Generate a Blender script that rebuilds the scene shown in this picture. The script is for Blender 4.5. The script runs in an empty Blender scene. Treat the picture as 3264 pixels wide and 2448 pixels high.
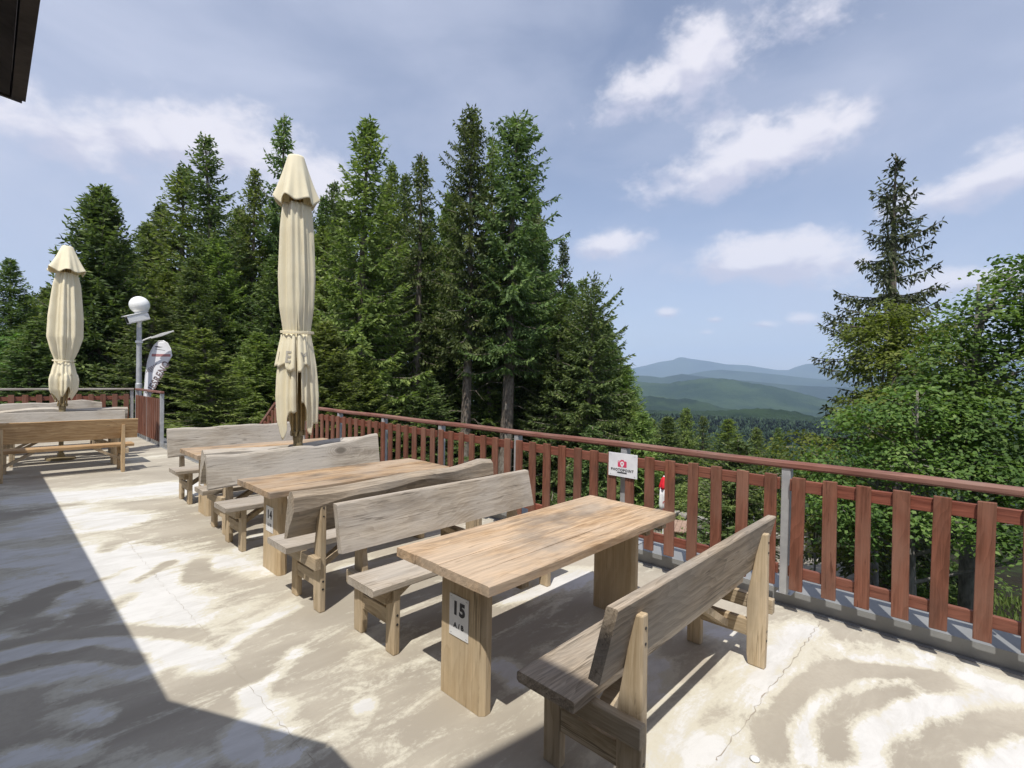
import bpy, bmesh, math, random
import numpy as np
from mathutils import Vector, Matrix, Euler

S = bpy.context.scene
COL = S.collection
R = math.radians

# ------------------------------------------------------------------ camera
# world axes: X = along the tables, towards the long railing; Y = along the railing; Z up, deck at 0
CAM_H, YAW, PITCH, ROLL = 1.6737, 0.7635, 0.0114, -0.0172
cam_d = bpy.data.cameras.new('camera')
cam_d.sensor_width = 36.0
cam_d.lens = 36.0 * 1603.2 / 3264.0
cam_d.clip_start, cam_d.clip_end = 0.05, 60000
cam = bpy.data.objects.new('camera', cam_d); COL.objects.link(cam)
_f = Vector((math.cos(YAW), math.sin(YAW), 0)); _r = Vector((math.sin(YAW), -math.cos(YAW), 0)); _z = Vector((0, 0, 1))
_d = _f * math.cos(PITCH) - _z * math.sin(PITCH)
_u = _f * math.sin(PITCH) + _z * math.cos(PITCH)
_right = _r * math.cos(ROLL) - _u * math.sin(ROLL)
_up = _r * math.sin(ROLL) + _u * math.cos(ROLL)
M = Matrix((_right, _up, -_d)).transposed().to_4x4()
M.translation = Vector((0, 0, CAM_H))
cam.matrix_world = M
S.camera = cam

# ------------------------------------------------------------------ light, sky, exposure
SUN = Vector((-0.441, -0.251, 1.0)).normalized()
EL = math.asin(SUN.z); ROT = math.atan2(SUN.x, SUN.y)
sun_d = bpy.data.lights.new('sun', 'SUN'); sun_d.energy = 4.0; sun_d.angle = R(0.53); sun_d.color = (1.0, 0.955, 0.88)
sun = bpy.data.objects.new('sun', sun_d); COL.objects.link(sun)
sun.rotation_euler = (-SUN).to_track_quat('-Z', 'Y').to_euler(); sun.location = (0, 0, 30)
S.view_settings.view_transform = 'Standard'; S.view_settings.look = 'None'
S.view_settings.exposure = 0.36; S.view_settings.gamma = 1.0
S.cycles.use_denoising = True
try: S.cycles.denoiser = 'OPENIMAGEDENOISE'
except Exception: pass
S.cycles.max_bounces = 8; S.cycles.transparent_max_bounces = 8
S.cycles.volume_bounces = 1
S.cycles.use_adaptive_sampling = False
S.cycles.sample_clamp_indirect = 4.0


class NT:
    """small helper around a node tree"""
    def __init__(s, t): s.t = t; s.n = t.nodes; s.l = t.links
    def add(s, typ, **kw):
        n = s.n.new(typ)
        for k, v in kw.items():
            if k.startswith('i_'):
                n.inputs[k[2:].replace('_', ' ')].default_value = v
            else: setattr(n, k, v)
        return n
    def link(s, a, b): s.l.new(a, b)
    def val(s, sock, v):
        if hasattr(v, 'is_output'): s.l.new(v, sock)
        else: sock.default_value = v
    def math(s, op, a, b=0.0, c=0.0, clamp=False):
        n = s.n.new('ShaderNodeMath'); n.operation = op; n.use_clamp = clamp
        for i, v in enumerate((a, b, c)): s.val(n.inputs[i], v)
        return n.outputs[0]
    def vmath(s, op, a, b=(0, 0, 0)):
        n = s.n.new('ShaderNodeVectorMath'); n.operation = op
        s.val(n.inputs[0], a); s.val(n.inputs[1], b)
        return n.outputs[0]
    def mapr(s, v, a, b, c=0.0, d=1.0, smooth=True):
        n = s.n.new('ShaderNodeMapRange')
        n.interpolation_type = 'SMOOTHSTEP' if smooth else 'LINEAR'
        s.val(n.inputs['Value'], v)
        for k, x in zip(('From Min', 'From Max', 'To Min', 'To Max'), (a, b, c, d)): s.val(n.inputs[k], x)
        return n.outputs[0]
    def mix(s, f, a, b, blend='MIX'):
        n = s.n.new('ShaderNodeMix'); n.data_type = 'RGBA'; n.blend_type = blend
        s.val(n.inputs['Factor'], f)
        for i, v in ((6, a), (7, b)):
            s.val(n.inputs[i], (*v, 1) if isinstance(v, tuple) and len(v) == 3 else v)
        return n.outputs[2]
    def noise(s, vec, scale, detail=4.0, rough=0.5, dist=0.0):
        n = s.n.new('ShaderNodeTexNoise')
        s.val(n.inputs['Vector'], vec)
        n.inputs['Scale'].default_value = scale; n.inputs['Detail'].default_value = detail
        n.inputs['Roughness'].default_value = rough; n.inputs['Distortion'].default_value = dist
        return n.outputs['Fac']
    def mapping(s, vec, loc=(0, 0, 0), rot=(0, 0, 0), sc=(1, 1, 1)):
        n = s.n.new('ShaderNodeMapping'); s.val(n.inputs['Vector'], vec)
        n.inputs['Location'].default_value = loc; n.inputs['Rotation'].default_value = rot; n.inputs['Scale'].default_value = sc
        return n.outputs[0]
    def ramp(s, v, stops):
        n = s.n.new('ShaderNodeValToRGB'); s.val(n.inputs[0], v)
        e = n.color_ramp.elements
        while len(e) < len(stops): e.new(0.5)
        for el, (p, c) in zip(e, stops): el.position = p; el.color = (*c, 1)
        return n.outputs[0]


# world: Nishita sky with procedural clouds by direction (azimuth measured from the view axis of the valley)
W = bpy.data.worlds.new('World'); S.world = W; W.use_nodes = True
w = NT(W.node_tree); w.n.clear()
sky = w.add('ShaderNodeTexSky'); sky.sky_type = 'NISHITA'; sky.sun_disc = False
sky.sun_elevation = EL; sky.sun_rotation = ROT; sky.altitude = 900; sky.air_density = 1.0; sky.dust_density = 1.6; sky.ozone_density = 1.6
SKY_STRENGTH = 0.13
tc = w.add('ShaderNodeTexCoord')
dirv = w.mapping(tc.outputs['Generated'], rot=(0, 0, -YAW))     # x axis = forward, y axis = left
sep = w.add('ShaderNodeSeparateXYZ'); w.link(dirv, sep.inputs[0])
az = w.math('MULTIPLY', w.math('ARCTAN2', sep.outputs[1], sep.outputs[0]), -57.2958)
el = w.math('MULTIPLY', w.math('ARCSINE', sep.outputs[2]), 57.2958)
aecomb = w.add('ShaderNodeCombineXYZ'); w.link(az, aecomb.inputs[0]); w.link(el, aecomb.inputs[1])
ae = aecomb.outputs[0]
nz = w.noise(w.mapping(ae, rot=(0, 0, R(-14)), sc=(0.75, 1.1, 1)), 0.23, 9, 0.56, 0.25)
nzf = w.noise(w.mapping(ae, loc=(40, 7, 3), rot=(0, 0, R(-25)), sc=(0.7, 1.15, 1)), 0.85, 7, 0.60, 0.2)
nzt = w.math('ADD', w.math('MULTIPLY', w.math('SUBTRACT', nz, 0.5), 2.6), w.math('MULTIPLY', w.math('SUBTRACT', nzf, 0.5), 0.9))
# (azimuth, elevation, half width, half height, tilt, strength)
CLOUDS = [(15.3, 29.4, 7.0, 2.6, 14, 1.0), (19.5, 31.0, 4.2, 3.8, 20, 1.0), (26.0, 32.5, 9, 3.6, 14, 0.42),
          (25.0, 22.0, 10.0, 3.1, 10, 1.12), (30.0, 22.8, 6.5, 2.7, 16, 0.95), (21.5, 23.5, 3.4, 2.8, 30, .55),
          (10.3, 14.9, 4.4, 1.8, 3, 1.15), (27.2, 12.3, 8.6, 2.5, -2, 1.38), (29.5, 10.2, 5.5, 1.2, -3, .5),
          (43.0, 16.8, 6.5, 2.0, 16, 1.0), (41.7, 8.8, 4.6, 1.5, 0, 1.0), (-31.5, 21.3, 9.0, 3.6, 3, 1.15), (-22, 18.8, 7.0, 3.4, 0, 1.05), (-42, 19.5, 8, 3.4, 4, .62),
          (16.9, 7.4, 1.3, .6, 0, .8), (29.9, 6.4, 1.4, .6, 0, .8), (26.5, 5.9, 1.7, .45, 0, .7), (21.0, 5.2, 1.0, .4, 0, .7), (21.9, 6.5, .8, .35, 0, .7),
          (-60, 30, 14, 5, 10, .8), (75, 25, 16, 6, 5, .9), (110, 40, 20, 7, 0, .9), (-120, 35, 22, 8, 0, .9), (170, 30, 20, 7, 0, .9)]
field = None; fshade = None
for (a0, e0, sx, sy, tilt, st) in CLOUDS:
    v = w.mapping(w.vmath('SUBTRACT', ae, (a0, e0, 0)), rot=(0, 0, R(-tilt)), sc=(1, 1, 1))
    v = w.vmath('DIVIDE', v, (sx * 1.3, sy * 1.3, 1))
    n = w.add('ShaderNodeVectorMath', operation='LENGTH'); w.link(v, n.inputs[0])
    f = w.math('MULTIPLY', w.math('SUBTRACT', 1.0, n.outputs['Value']), st)
    field = f if field is None else w.math('SMOOTH_MAX', field, f, 0.12)
    v2 = w.vmath('ADD', v, (0.10, 0.40, 0)); n2 = w.add('ShaderNodeVectorMath', operation='LENGTH'); w.link(v2, n2.inputs[0])
    f2 = w.math('MULTIPLY', w.math('SUBTRACT', 1.0, n2.outputs['Value']), st)
    fshade = f2 if fshade is None else w.math('SMOOTH_MAX', fshade, f2, 0.12)
dens = w.mapr(w.math('ADD', field, w.math('MULTIPLY', nzt, 0.62)), 0.06, 0.74)
# lower side of each cloud a little greyer: compare with the field sampled slightly lower
veil = w.noise(w.mapping(ae, rot=(0, 0, R(-32)), sc=(0.5, 1.1, 1)), 0.085, 7, 0.52, 0.35)
veil = w.mapr(veil, 0.34, 0.70, 0.16, 0.55)
veil2 = w.mapr(az, 15, -45, 0.0, 0.42)
veil3 = w.mapr(w.math('MULTIPLY', w.mapr(az, 22, 45), w.mapr(el, 8, 22)), 0, 1, 0, .30)
veil = w.math('ADD', veil, w.math('ADD', veil2, veil3), clamp=True)
hz = w.mapr(el, 26, -2, 0.0, 0.45)
skyc = w.mix(1.0, sky.outputs[0], (SKY_STRENGTH,) * 3, 'MULTIPLY')
skyc = w.mix(1.0, skyc, (1.09, 0.95, 0.90), 'MULTIPLY')
c1 = w.mix(hz, skyc, (0.385, 0.42, 0.565))
c2 = w.mix(veil, c1, (0.475, 0.51, 0.635))
shade = w.noise(w.mapping(ae, sc=(.7, 1.3, 1)), 0.42, 4, 0.5, .3)
under = w.math('ADD', w.math('SUBTRACT', field, fshade), w.math('MULTIPLY', w.math('SUBTRACT', shade, 0.5), 1.6))
cloudc = w.mix(w.mapr(under, -0.32, 0.30), (0.50, 0.505, 0.615), (0.70, 0.685, 0.745))
c3 = w.mix(dens, c2, cloudc)
bg = w.add('ShaderNodeBackground'); w.link(c3, bg.inputs[0]); bg.inputs[1].default_value = 1.0
wo = w.add('ShaderNodeOutputWorld'); w.link(bg.outputs[0], wo.inputs[0])

# ------------------------------------------------------------------ mesh helpers
class MB:
    def __init__(s): s.v = []; s.f = []
    def add(s, vs, fs):
        o = len(s.v); s.v += [tuple(p) for p in vs]; s.f += [tuple(i + o for i in f) for f in fs]; return s
    def box(s, x0, x1, y0, y1, z0, z1, mat=None):
        vs = [Vector(p) for p in ((x0, y0, z0), (x1, y0, z0), (x1, y1, z0), (x0, y1, z0), (x0, y0, z1), (x1, y0, z1), (x1, y1, z1), (x0, y1, z1))]
        if mat is not None: vs = [mat @ p for p in vs]
        return s.add(vs, [(3, 2, 1, 0), (4, 5, 6, 7), (0, 1, 5, 4), (1, 2, 6, 5), (2, 3, 7, 6), (3, 0, 4, 7)])
    def prism(s, poly, d0, d1, axis=0):
        """polygon in the two other axes, extruded along axis"""
        n = len(poly); vs = []
        for d in (d0, d1):
            for p in poly:
                q = list(p); q.insert(axis, d); vs.append(tuple(q))
        fs = [tuple(range(n))[::-1], tuple(range(n, 2 * n))] + [(i, (i + 1) % n, n + (i + 1) % n, n + i) for i in range(n)]
        return s.add(vs, fs)
    def loft(s, secs, cap=True):
        n = len(secs[0]); vs = [p for c in secs for p in c]; fs = []
        for k in range(len(secs) - 1):
            for i in range(n):
                j = (i + 1) % n; fs.append((k * n + i, k * n + j, (k + 1) * n + j, (k + 1) * n + i))
        if cap:
            fs.append(tuple(range(n))[::-1]); fs.append(tuple(range((len(secs) - 1) * n, len(secs) * n)))
        return s.add(vs, fs)
    def tube(s, pts, rad, n=10, cap=True):
        pts = [Vector(p) for p in pts]; rad = rad if isinstance(rad, (list, tuple)) else [rad] * len(pts)
        secs = []; ref = Vector((0.31, 0.77, 0.55))
        for i, p in enumerate(pts):
            t = (pts[min(i + 1, len(pts) - 1)] - pts[max(i - 1, 0)]).normalized()
            a = t.cross(ref)
            if a.length < .05: a = t.cross(Vector((1, 0, 0)))
            a.normalize(); b = t.cross(a)
            secs.append([p + (a * math.cos(2 * math.pi * k / n) + b * math.sin(2 * math.pi * k / n)) * rad[i] for k in range(n)])
        return s.loft(secs, cap)
    def lathe(s, prof, n=24, c=(0, 0)):
        secs = [[(c[0] + r * math.cos(2 * math.pi * k / n), c[1] + r * math.sin(2 * math.pi * k / n), z) for k in range(n)] for r, z in prof]
        return s.loft(secs)
    def build(s, name, mat, parent=None, bevel=0, smooth=False, loc=None):
        me = bpy.data.meshes.new(name); me.from_pydata(s.v, [], s.f); me.update()
        bm = bmesh.new(); bm.from_mesh(me); bmesh.ops.recalc_face_normals(bm, faces=bm.faces); bm.to_mesh(me); bm.free()
        return link(name, me, mat, parent, bevel, smooth, loc)

def link(name, me, mat, parent=None, bevel=0, smooth=False, loc=None):
    o = bpy.data.objects.new(name, me); COL.objects.link(o)
    if mat is not None: me.materials.append(mat)
    if parent is not None: o.parent = parent
    if loc is not None: o.location = loc
    if smooth:
        me.polygons.foreach_set('use_smooth', [True] * len(me.polygons))
    if bevel:
        b = o.modifiers.new('edge', 'BEVEL'); b.width = bevel; b.segments = 2; b.limit_method = 'ANGLE'; b.angle_limit = R(35); b.harden_normals = False
    return o

def arrays_mesh(name, verts, quads):
    """fast mesh from numpy arrays (quads n x 4)"""
    me = bpy.data.meshes.new(name)
    me.vertices.add(len(verts)); me.vertices.foreach_set('co', np.asarray(verts, np.float32).ravel())
    nq = len(quads); me.loops.add(nq * 4); me.loops.foreach_set('vertex_index', np.asarray(quads, np.int32).ravel())
    me.polygons.add(nq); me.polygons.foreach_set('loop_start', np.arange(nq, dtype=np.int32) * 4)
    me.polygons.foreach_set('loop_total', np.full(nq, 4, np.int32))
    me.update(calc_edges=True); me.validate()
    return me

def tag(o, label=None, cat=None, group=None, kind=None):
    if label: o['label'] = label
    if cat: o['category'] = cat
    if group: o['group'] = group
    if kind: o['kind'] = kind
    return o

def thing(name, label, cat, loc=(0, 0, 0), rot=(0, 0, 0), group=None):
    o = bpy.data.objects.new(name, None); COL.objects.link(o); o.empty_display_size = .2
    o.location = loc; o.rotation_euler = rot
    return tag(o, label, cat, group)

def text_mesh(name, txt, size, mat, parent, mw, bold=0.0, extrude=0.0006, spacing=1.0, sx=1.0):
    cu = bpy.data.curves.new(name, 'FONT'); cu.body = txt; cu.size = size; cu.align_x = 'CENTER'; cu.align_y = 'CENTER'
    cu.offset = bold; cu.extrude = extrude; cu.space_character = spacing
    tmp = bpy.data.objects.new('tmp', cu); COL.objects.link(tmp)
    dg = bpy.context.evaluated_depsgraph_get()
    me = bpy.data.meshes.new_from_object(tmp.evaluated_get(dg)); bpy.data.objects.remove(tmp); bpy.data.curves.remove(cu)
    me.name = name; me.materials.clear()
    me.transform(mw @ Matrix.Diagonal((sx, 1, 1, 1)))
    return link(name, me, mat, parent)

# ------------------------------------------------------------------ materials
def mat(name, col=(.5, .5, .5), rough=.6, metal=0.0, spec=.5):
    m = bpy.data.materials.new(name); m.use_nodes = True
    b = m.node_tree.nodes['Principled BSDF']
    b.inputs['Base Color'].default_value = (*col, 1); b.inputs['Roughness'].default_value = rough; b.inputs['Metallic'].default_value = metal
    b.inputs['Specular IOR Level'].default_value = spec
    return m, NT(m.node_tree), b

def bump(t, b, h, strength=.3, dist=.01):
    n = t.add('ShaderNodeBump'); n.inputs['Strength'].default_value = strength; n.inputs['Distance'].default_value = dist
    t.link(h, n.inputs['Height']); t.link(n.outputs[0], b.inputs['Normal'])

def noisy(name, c1, c2, scale=6, rough=.6, metal=0.0, bmp=.15, spec=.4, detail=6, coord='Object', bdist=.005, lo=.35, hi=.65):
    m, t, b = mat(name, c1, rough, metal, spec)
    tcn = t.add('ShaderNodeTexCoord'); f = t.noise(tcn.outputs[coord], scale, detail, .6)
    t.link(t.mix(t.mapr(f, lo, hi), c1, c2), b.inputs['Base Color'])
    if bmp: bump(t, b, t.noise(tcn.outputs[coord], scale * 5, 4), bmp, bdist)
    return m

def wood(name, dark, light, stain, axis='X', grey=None, stain_amt=.5, grey_amt=.5, slo=.50, ring=19.0, rough=.78, bmp=.35, contrast=1.0):
    m, t, b = mat(name, light, rough, 0, .25)
    tcn = t.add('ShaderNodeTexCoord'); oi = t.add('ShaderNodeObjectInfo')
    off = t.add('ShaderNodeVectorMath', operation='SCALE'); off.inputs[0].default_value = (3.7, 5.1, 2.3); t.link(oi.outputs['Random'], off.inputs['Scale'])
    p = t.vmath('ADD', tcn.outputs['Object'], off.outputs[0])
    k = 'XYZ'.index(axis)
    def sc(al): v = [1, 1, 1]; v[k] = al; return tuple(v)
    # growth rings, stretched along the board, bent by slow noise so that they cut as cathedrals and eyes
    warp = t.noise(t.mapping(p, sc=sc(.45)), 3.2, 3, .5)
    small = [0.05, 0.05, 0.05]
    q = t.mapping(t.vmath('MODULO', p, (.9, .9, .9)) if False else p, sc=sc(.10))
    cmb = t.add('ShaderNodeCombineXYZ')
    for i in range(3):
        if i != k: t.val(cmb.inputs[i], t.math('MULTIPLY', t.math('SUBTRACT', warp, .5), .17))
    q2 = t.vmath('ADD', q, cmb.outputs[0])
    wv = t.add('ShaderNodeTexWave'); wv.wave_type = 'BANDS'; wv.bands_direction = 'DIAGONAL'
    wv.wave_profile = 'SAW'
    t.link(q2, wv.inputs['Vector']); wv.inputs['Scale'].default_value = ring; wv.inputs['Distortion'].default_value = 1.6; wv.inputs['Detail'].default_value = 2; wv.inputs['Detail Scale'].default_value = .8
    fib = t.noise(t.mapping(p, sc=sc(.025)), 130, 3, .6)
    fib2 = t.noise(t.mapping(p, sc=sc(.055)), 24, 5, .68)
    st = t.noise(t.mapping(p, sc=sc(.4)), 4.5, 5, .6)
    g = t.noise(t.mapping(p, loc=(4, 2, 1), sc=sc(.5)), 2.6, 5, .6)
    f = t.math('ADD', t.math('MULTIPLY', wv.outputs['Fac'], .34 * contrast), t.math('ADD', t.math('MULTIPLY', t.math('SUBTRACT', fib2, .5), 1.9 * contrast), t.math('MULTIPLY', t.math('SUBTRACT', fib, .5), 1.1)))
    c = t.mix(t.mapr(f, -.40, .60), light, dark)
    pat = t.noise(t.mapping(p, loc=(1, 7, 3), sc=sc(.35)), 9, 6, .7)
    c = t.mix(t.mapr(pat, .45, .75, 0, .45), c, tuple(min(1, x * 1.22) for x in light))
    # each board of a thing has its own tone
    c = t.mix(t.math('MULTIPLY', t.mapr(st, slo, slo + .20), stain_amt), c, stain)
    if grey: c = t.mix(t.math('MULTIPLY', t.mapr(g, .36, .64), grey_amt), c, grey)
    ck = t.noise(t.mapping(p, loc=(8, 3, 5), sc=sc(.035)), 13, 3, .55)
    ck = t.mapr(t.math('ABSOLUTE', t.math('SUBTRACT', ck, .5)), .010, .003)
    ck = t.math('MULTIPLY', ck, t.mapr(pat, .42, .60))
    c = t.mix(t.math('MULTIPLY', ck, .65), c, tuple(x * .35 for x in dark))
    # knots with rings around them
    vo = t.add('ShaderNodeTexVoronoi'); vo.feature = 'F1'; vo.inputs['Scale'].default_value = 1.5
    t.link(t.mapping(p, sc=sc(.55)), vo.inputs['Vector'])
    kd = t.math('ADD', vo.outputs['Distance'], t.math('MULTIPLY', t.math('SUBTRACT', fib2, .5), .05))
    halo = t.mapr(kd, .20, .08)
    rings = t.math('MULTIPLY_ADD', t.math('SINE', t.math('MULTIPLY', kd, 260)), .5, .5)
    c = t.mix(t.math('MULTIPLY', t.math('MULTIPLY', halo, rings), .55), c, dark)
    c = t.mix(t.math('MULTIPLY', t.mapr(kd, .075, .035), .8), c, tuple(x * .4 for x in dark))
    hs = t.add('ShaderNodeHueSaturation'); t.link(c, hs.inputs['Color'])
    t.link(t.math('MULTIPLY_ADD', oi.outputs['Random'], .20, .78), hs.inputs['Value'])
    t.link(hs.outputs[0], b.inputs['Base Color'])
    bump(t, b, f, bmp, .004)
    return m

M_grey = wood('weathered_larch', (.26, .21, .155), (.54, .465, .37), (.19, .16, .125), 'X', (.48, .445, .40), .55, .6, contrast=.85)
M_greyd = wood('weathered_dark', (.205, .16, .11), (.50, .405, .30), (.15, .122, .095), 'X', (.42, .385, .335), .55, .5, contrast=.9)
M_pale = wood('bleached_larch', (.31, .265, .21), (.59, .53, .44), (.25, .215, .175), 'X', (.54, .505, .455), .45, .65, contrast=.85)
M_honey = wood('worn_tabletop', (.26, .16, .08), (.61, .42, .25), (.11, .088, .068), 'X', (.53, .44, .345), .75, .55, ring=15, slo=.46)
M_new = wood('fresh_larch', (.36, .215, .10), (.60, .42, .235), (.28, .16, .08), 'X', None, .5, 0, ring=13)
M_newz = wood('fresh_larch_post', (.48, .33, .18), (.68, .51, .31), (.40, .27, .14), 'Z', None, .4, 0, ring=13)
M_leg = wood('larch_leg', (.37, .27, .155), (.62, .49, .33), (.28, .22, .145), 'Z', (.55, .47, .35), .5, .5, ring=13, contrast=.8)
M_cross = wood('larch_rail', (.31, .23, .135), (.58, .46, .31), (.22, .175, .12), 'Y', (.50, .43, .33), .5, .5, contrast=.8)
M_legdark = wood('table_leg_larch', (.41, .29, .16), (.64, .50, .32), (.33, .25, .15), 'Z', (.57, .47, .33), .4, .5, ring=9, contrast=.7)
M_red = wood('red_stain_picket', (.135, .049, .028), (.272, .108, .068), (.105, .052, .037), 'Z', (.255, .138, .098), .6, .7, rough=.6, bmp=.3, ring=14)
M_redy = wood('red_stain_rail', (.145, .043, .027), (.29, .098, .064), (.115, .047, .035), 'Y', (.27, .13, .09), .5, .45, rough=.6, bmp=.3, ring=14)
M_redx = wood('red_stain_rail_x', (.145, .043, .027), (.29, .098, .064), (.115, .047, .035), 'X', (.27, .13, .09), .5, .45, rough=.6, bmp=.3, ring=14)
M_hand = wood('red_handrail', (.165, .060, .044), (.30, .132, .10), (.27, .18, .145), 'Y', (.34, .22, .175), .5, .45, rough=.6, ring=10)
M_handx = wood('grey_handrail', (.25, .20, .17), (.50, .46, .42), (.35, .28, .24), 'X', (.5, .48, .45), .5, .6, rough=.6, ring=10)
M_galv = noisy('galvanised_steel', (.50, .51, .515), (.40, .41, .42), 7, .5, .35, .05)
M_flash = noisy('grey_sheet_metal', (.285, .29, .29), (.235, .24, .24), 3, .5, .2, .04)
M_dark = noisy('dark_roof_wood', (.035, .026, .022), (.07, .055, .045), 9, .8, 0, .4)
M_render = noisy('lodge_render', (.62, .60, .55), (.52, .50, .46), 2.5, .9, 0, .2)
M_glass, _, _b = mat('window_glass', (.05, .06, .07), .05, 0, .6)
M_canvas = noisy('cream_canvas', (.92, .86, .655), (.88, .81, .60), 5, .9, 0, .12, .15)
_t = NT(M_canvas.node_tree); _b = M_canvas.node_tree.nodes['Principled BSDF']
_tr = _t.add('ShaderNodeBsdfTranslucent'); _tr.inputs[0].default_value = (.85, .72, .46, 1)
_mx = _t.add('ShaderNodeMixShader'); _mx.inputs[0].default_value = .22
_t.link(_b.outputs[0], _mx.inputs[1]); _t.link(_tr.outputs[0], _mx.inputs[2]); _t.link(_mx.outputs[0], M_canvas.node_tree.nodes['Material Output'].inputs[0])
M_bronze = noisy('khaki_metal', (.30, .24, .13), (.24, .185, .10), 8, .45, .3, .03)
M_rib = noisy('brown_wood_rib', (.40, .29, .13), (.33, .23, .10), 14, .6, 0, .1)
M_print, _, _ = mat('faded_grey_print', (.40, .37, .31), .9)
M_white = noisy('white_plastic', (.80, .80, .78), (.72, .72, .70), 5, .35, 0, .02)
M_globe, _, _b = mat('opal_globe', (.86, .86, .84), .25)
M_globe.node_tree.nodes['Principled BSDF'].inputs['Subsurface Weight'].default_value = .0
M_black, _, _ = mat('black_plastic', (.02, .02, .022), .4)
M_ink, _, _ = mat('printed_ink', (.045, .045, .05), .8)
M_paper = noisy('laminated_paper', (.76, .76, .75), (.68, .68, .68), 12, .35, 0, .02)
M_signw = noisy('white_sign_board', (.76, .765, .79), (.66, .665, .70), 9, .4, 0, .03)
M_pink, _, _ = mat('faded_magenta', (.62, .055, .13), .5)
M_flag = noisy('white_flag_cloth', (.80, .80, .82), (.72, .72, .75), 3, .9, 0, .05)
M_flagink, _, _ = mat('flag_brown_grey_ink', (.20, .155, .155), .9)
M_flagred, _, _ = mat('flag_dull_red', (.42, .20, .20), .9)
M_redcloth = noisy('red_umbrella_cloth', (.68, .015, .03), (.55, .012, .025), 5, .8, 0, .1)
M_whitecloth = noisy('white_umbrella_cloth', (.82, .80, .80), (.72, .70, .72), 5, .8, 0, .1)
M_stone = noisy('pale_field_stone', (.36, .34, .30), (.22, .205, .18), 3.0, .9, 0, .5, detail=8, bdist=.03)
M_oldwood = noisy('old_brown_boards', (.36, .25, .19), (.28, .19, .14), 6, .8, 0, .2)
M_gravel = noisy('terrace_gravel', (.36, .33, .28), (.27, .245, .205), 5, .95, 0, .3)

def bark(name, c1, c2):
    m, t, b = mat(name, c1, .9, 0, .15)
    tcn = t.add('ShaderNodeTexCoord')
    f = t.noise(t.mapping(tcn.outputs['Object'], sc=(1, 1, .35)), 14, 6, .65)
    g = t.noise(tcn.outputs['Object'], 2.5, 4)
    c = t.mix(t.mapr(f, .35, .65), c1, c2)
    t.link(t.mix(t.mapr(g, .5, .7, 0, .5), c, (.30, .30, .27)), b.inputs['Base Color']); bump(t, b, f, .8, .03)
    return m
M_bark = bark('spruce_bark', (.12, .095, .075), (.25, .215, .18))
M_bark2 = bark('beech_bark', (.14, .13, .115), (.24, .225, .20))

def foliage(name, stops, transl=.3, tcol=(.10, .17, .03), rough=.65, hue_var=.5):
    m = bpy.data.materials.new(name); m.use_nodes = True
    t = NT(m.node_tree); b = m.node_tree.nodes['Principled BSDF']
    geo = t.add('ShaderNodeNewGeometry'); oi = t.add('ShaderNodeObjectInfo')
    tcn = t.add('ShaderNodeTexCoord')
    big = t.noise(tcn.outputs['Object'], 1.1, 3)
    v = t.math('ADD', t.math('MULTIPLY', geo.outputs['Random Per Island'], .55), t.math('MULTIPLY', t.mapr(big, .3, .7), .45))
    c = t.ramp(v, stops)
    hs = t.add('ShaderNodeHueSaturation'); t.link(c, hs.inputs['Color'])
    t.link(t.math('MULTIPLY_ADD', oi.outputs['Random'], .035, .4825), hs.inputs['Hue'])
    t.link(t.math('MULTIPLY_ADD', oi.outputs['Random'], .45, .78), hs.inputs['Value'])
    t.link(hs.outputs[0], b.inputs['Base Color']); b.inputs['Roughness'].default_value = rough; b.inputs['Specular IOR Level'].default_value = .3
    tr = t.add('ShaderNodeBsdfTranslucent'); t.link(t.mix(1.0, hs.outputs[0], (1.25, 1.35, .7), 'MULTIPLY'), tr.inputs[0])
    mx = t.add('ShaderNodeMixShader'); mx.inputs[0].default_value = transl
    t.link(b.outputs[0], mx.inputs[1]); t.link(tr.outputs[0], mx.inputs[2]); t.link(mx.outputs[0], m.node_tree.nodes['Material Output'].inputs[0])
    return m
M_needle = foliage('spruce_needles', [(0, (.060, .092, .024)), (.40, (.150, .210, .055)), (.72, (.22, .285, .08)), (1, (.34, .39, .13))], .36)
M_needled = foliage('dark_spruce_needles', [(0, (.042, .072, .026)), (.45, (.105, .155, .050)), (.78, (.165, .222, .070)), (1, (.26, .31, .11))], .34)
M_needleb = foliage('sparse_spruce_needles', [(0, (.034, .040, .022)), (.5, (.060, .076, .034)), (.85, (.090, .115, .045)), (1, (.14, .16, .06))], .2)
M_leafy = foliage('yellow_green_leaves', [(0, (.065, .095, .018)), (.4, (.13, .18, .034)), (.75, (.20, .255, .055)), (1, (.29, .33, .09))], .42)
M_leaf = foliage('maple_leaves', [(0, (.036, .074, .018)), (.4, (.090, .160, .038)), (.75, (.155, .245, .058)), (1, (.26, .34, .11))], .42)
M_farforest = foliage('far_forest_needles', [(0, (.018, .036, .018)), (.5, (.030, .054, .025)), (1, (.048, .078, .032))], .15)
M_grass = foliage('meadow_grass', [(0, (.05, .085, .02)), (.5, (.09, .14, .03)), (1, (.17, .21, .06))], .3)

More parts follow.
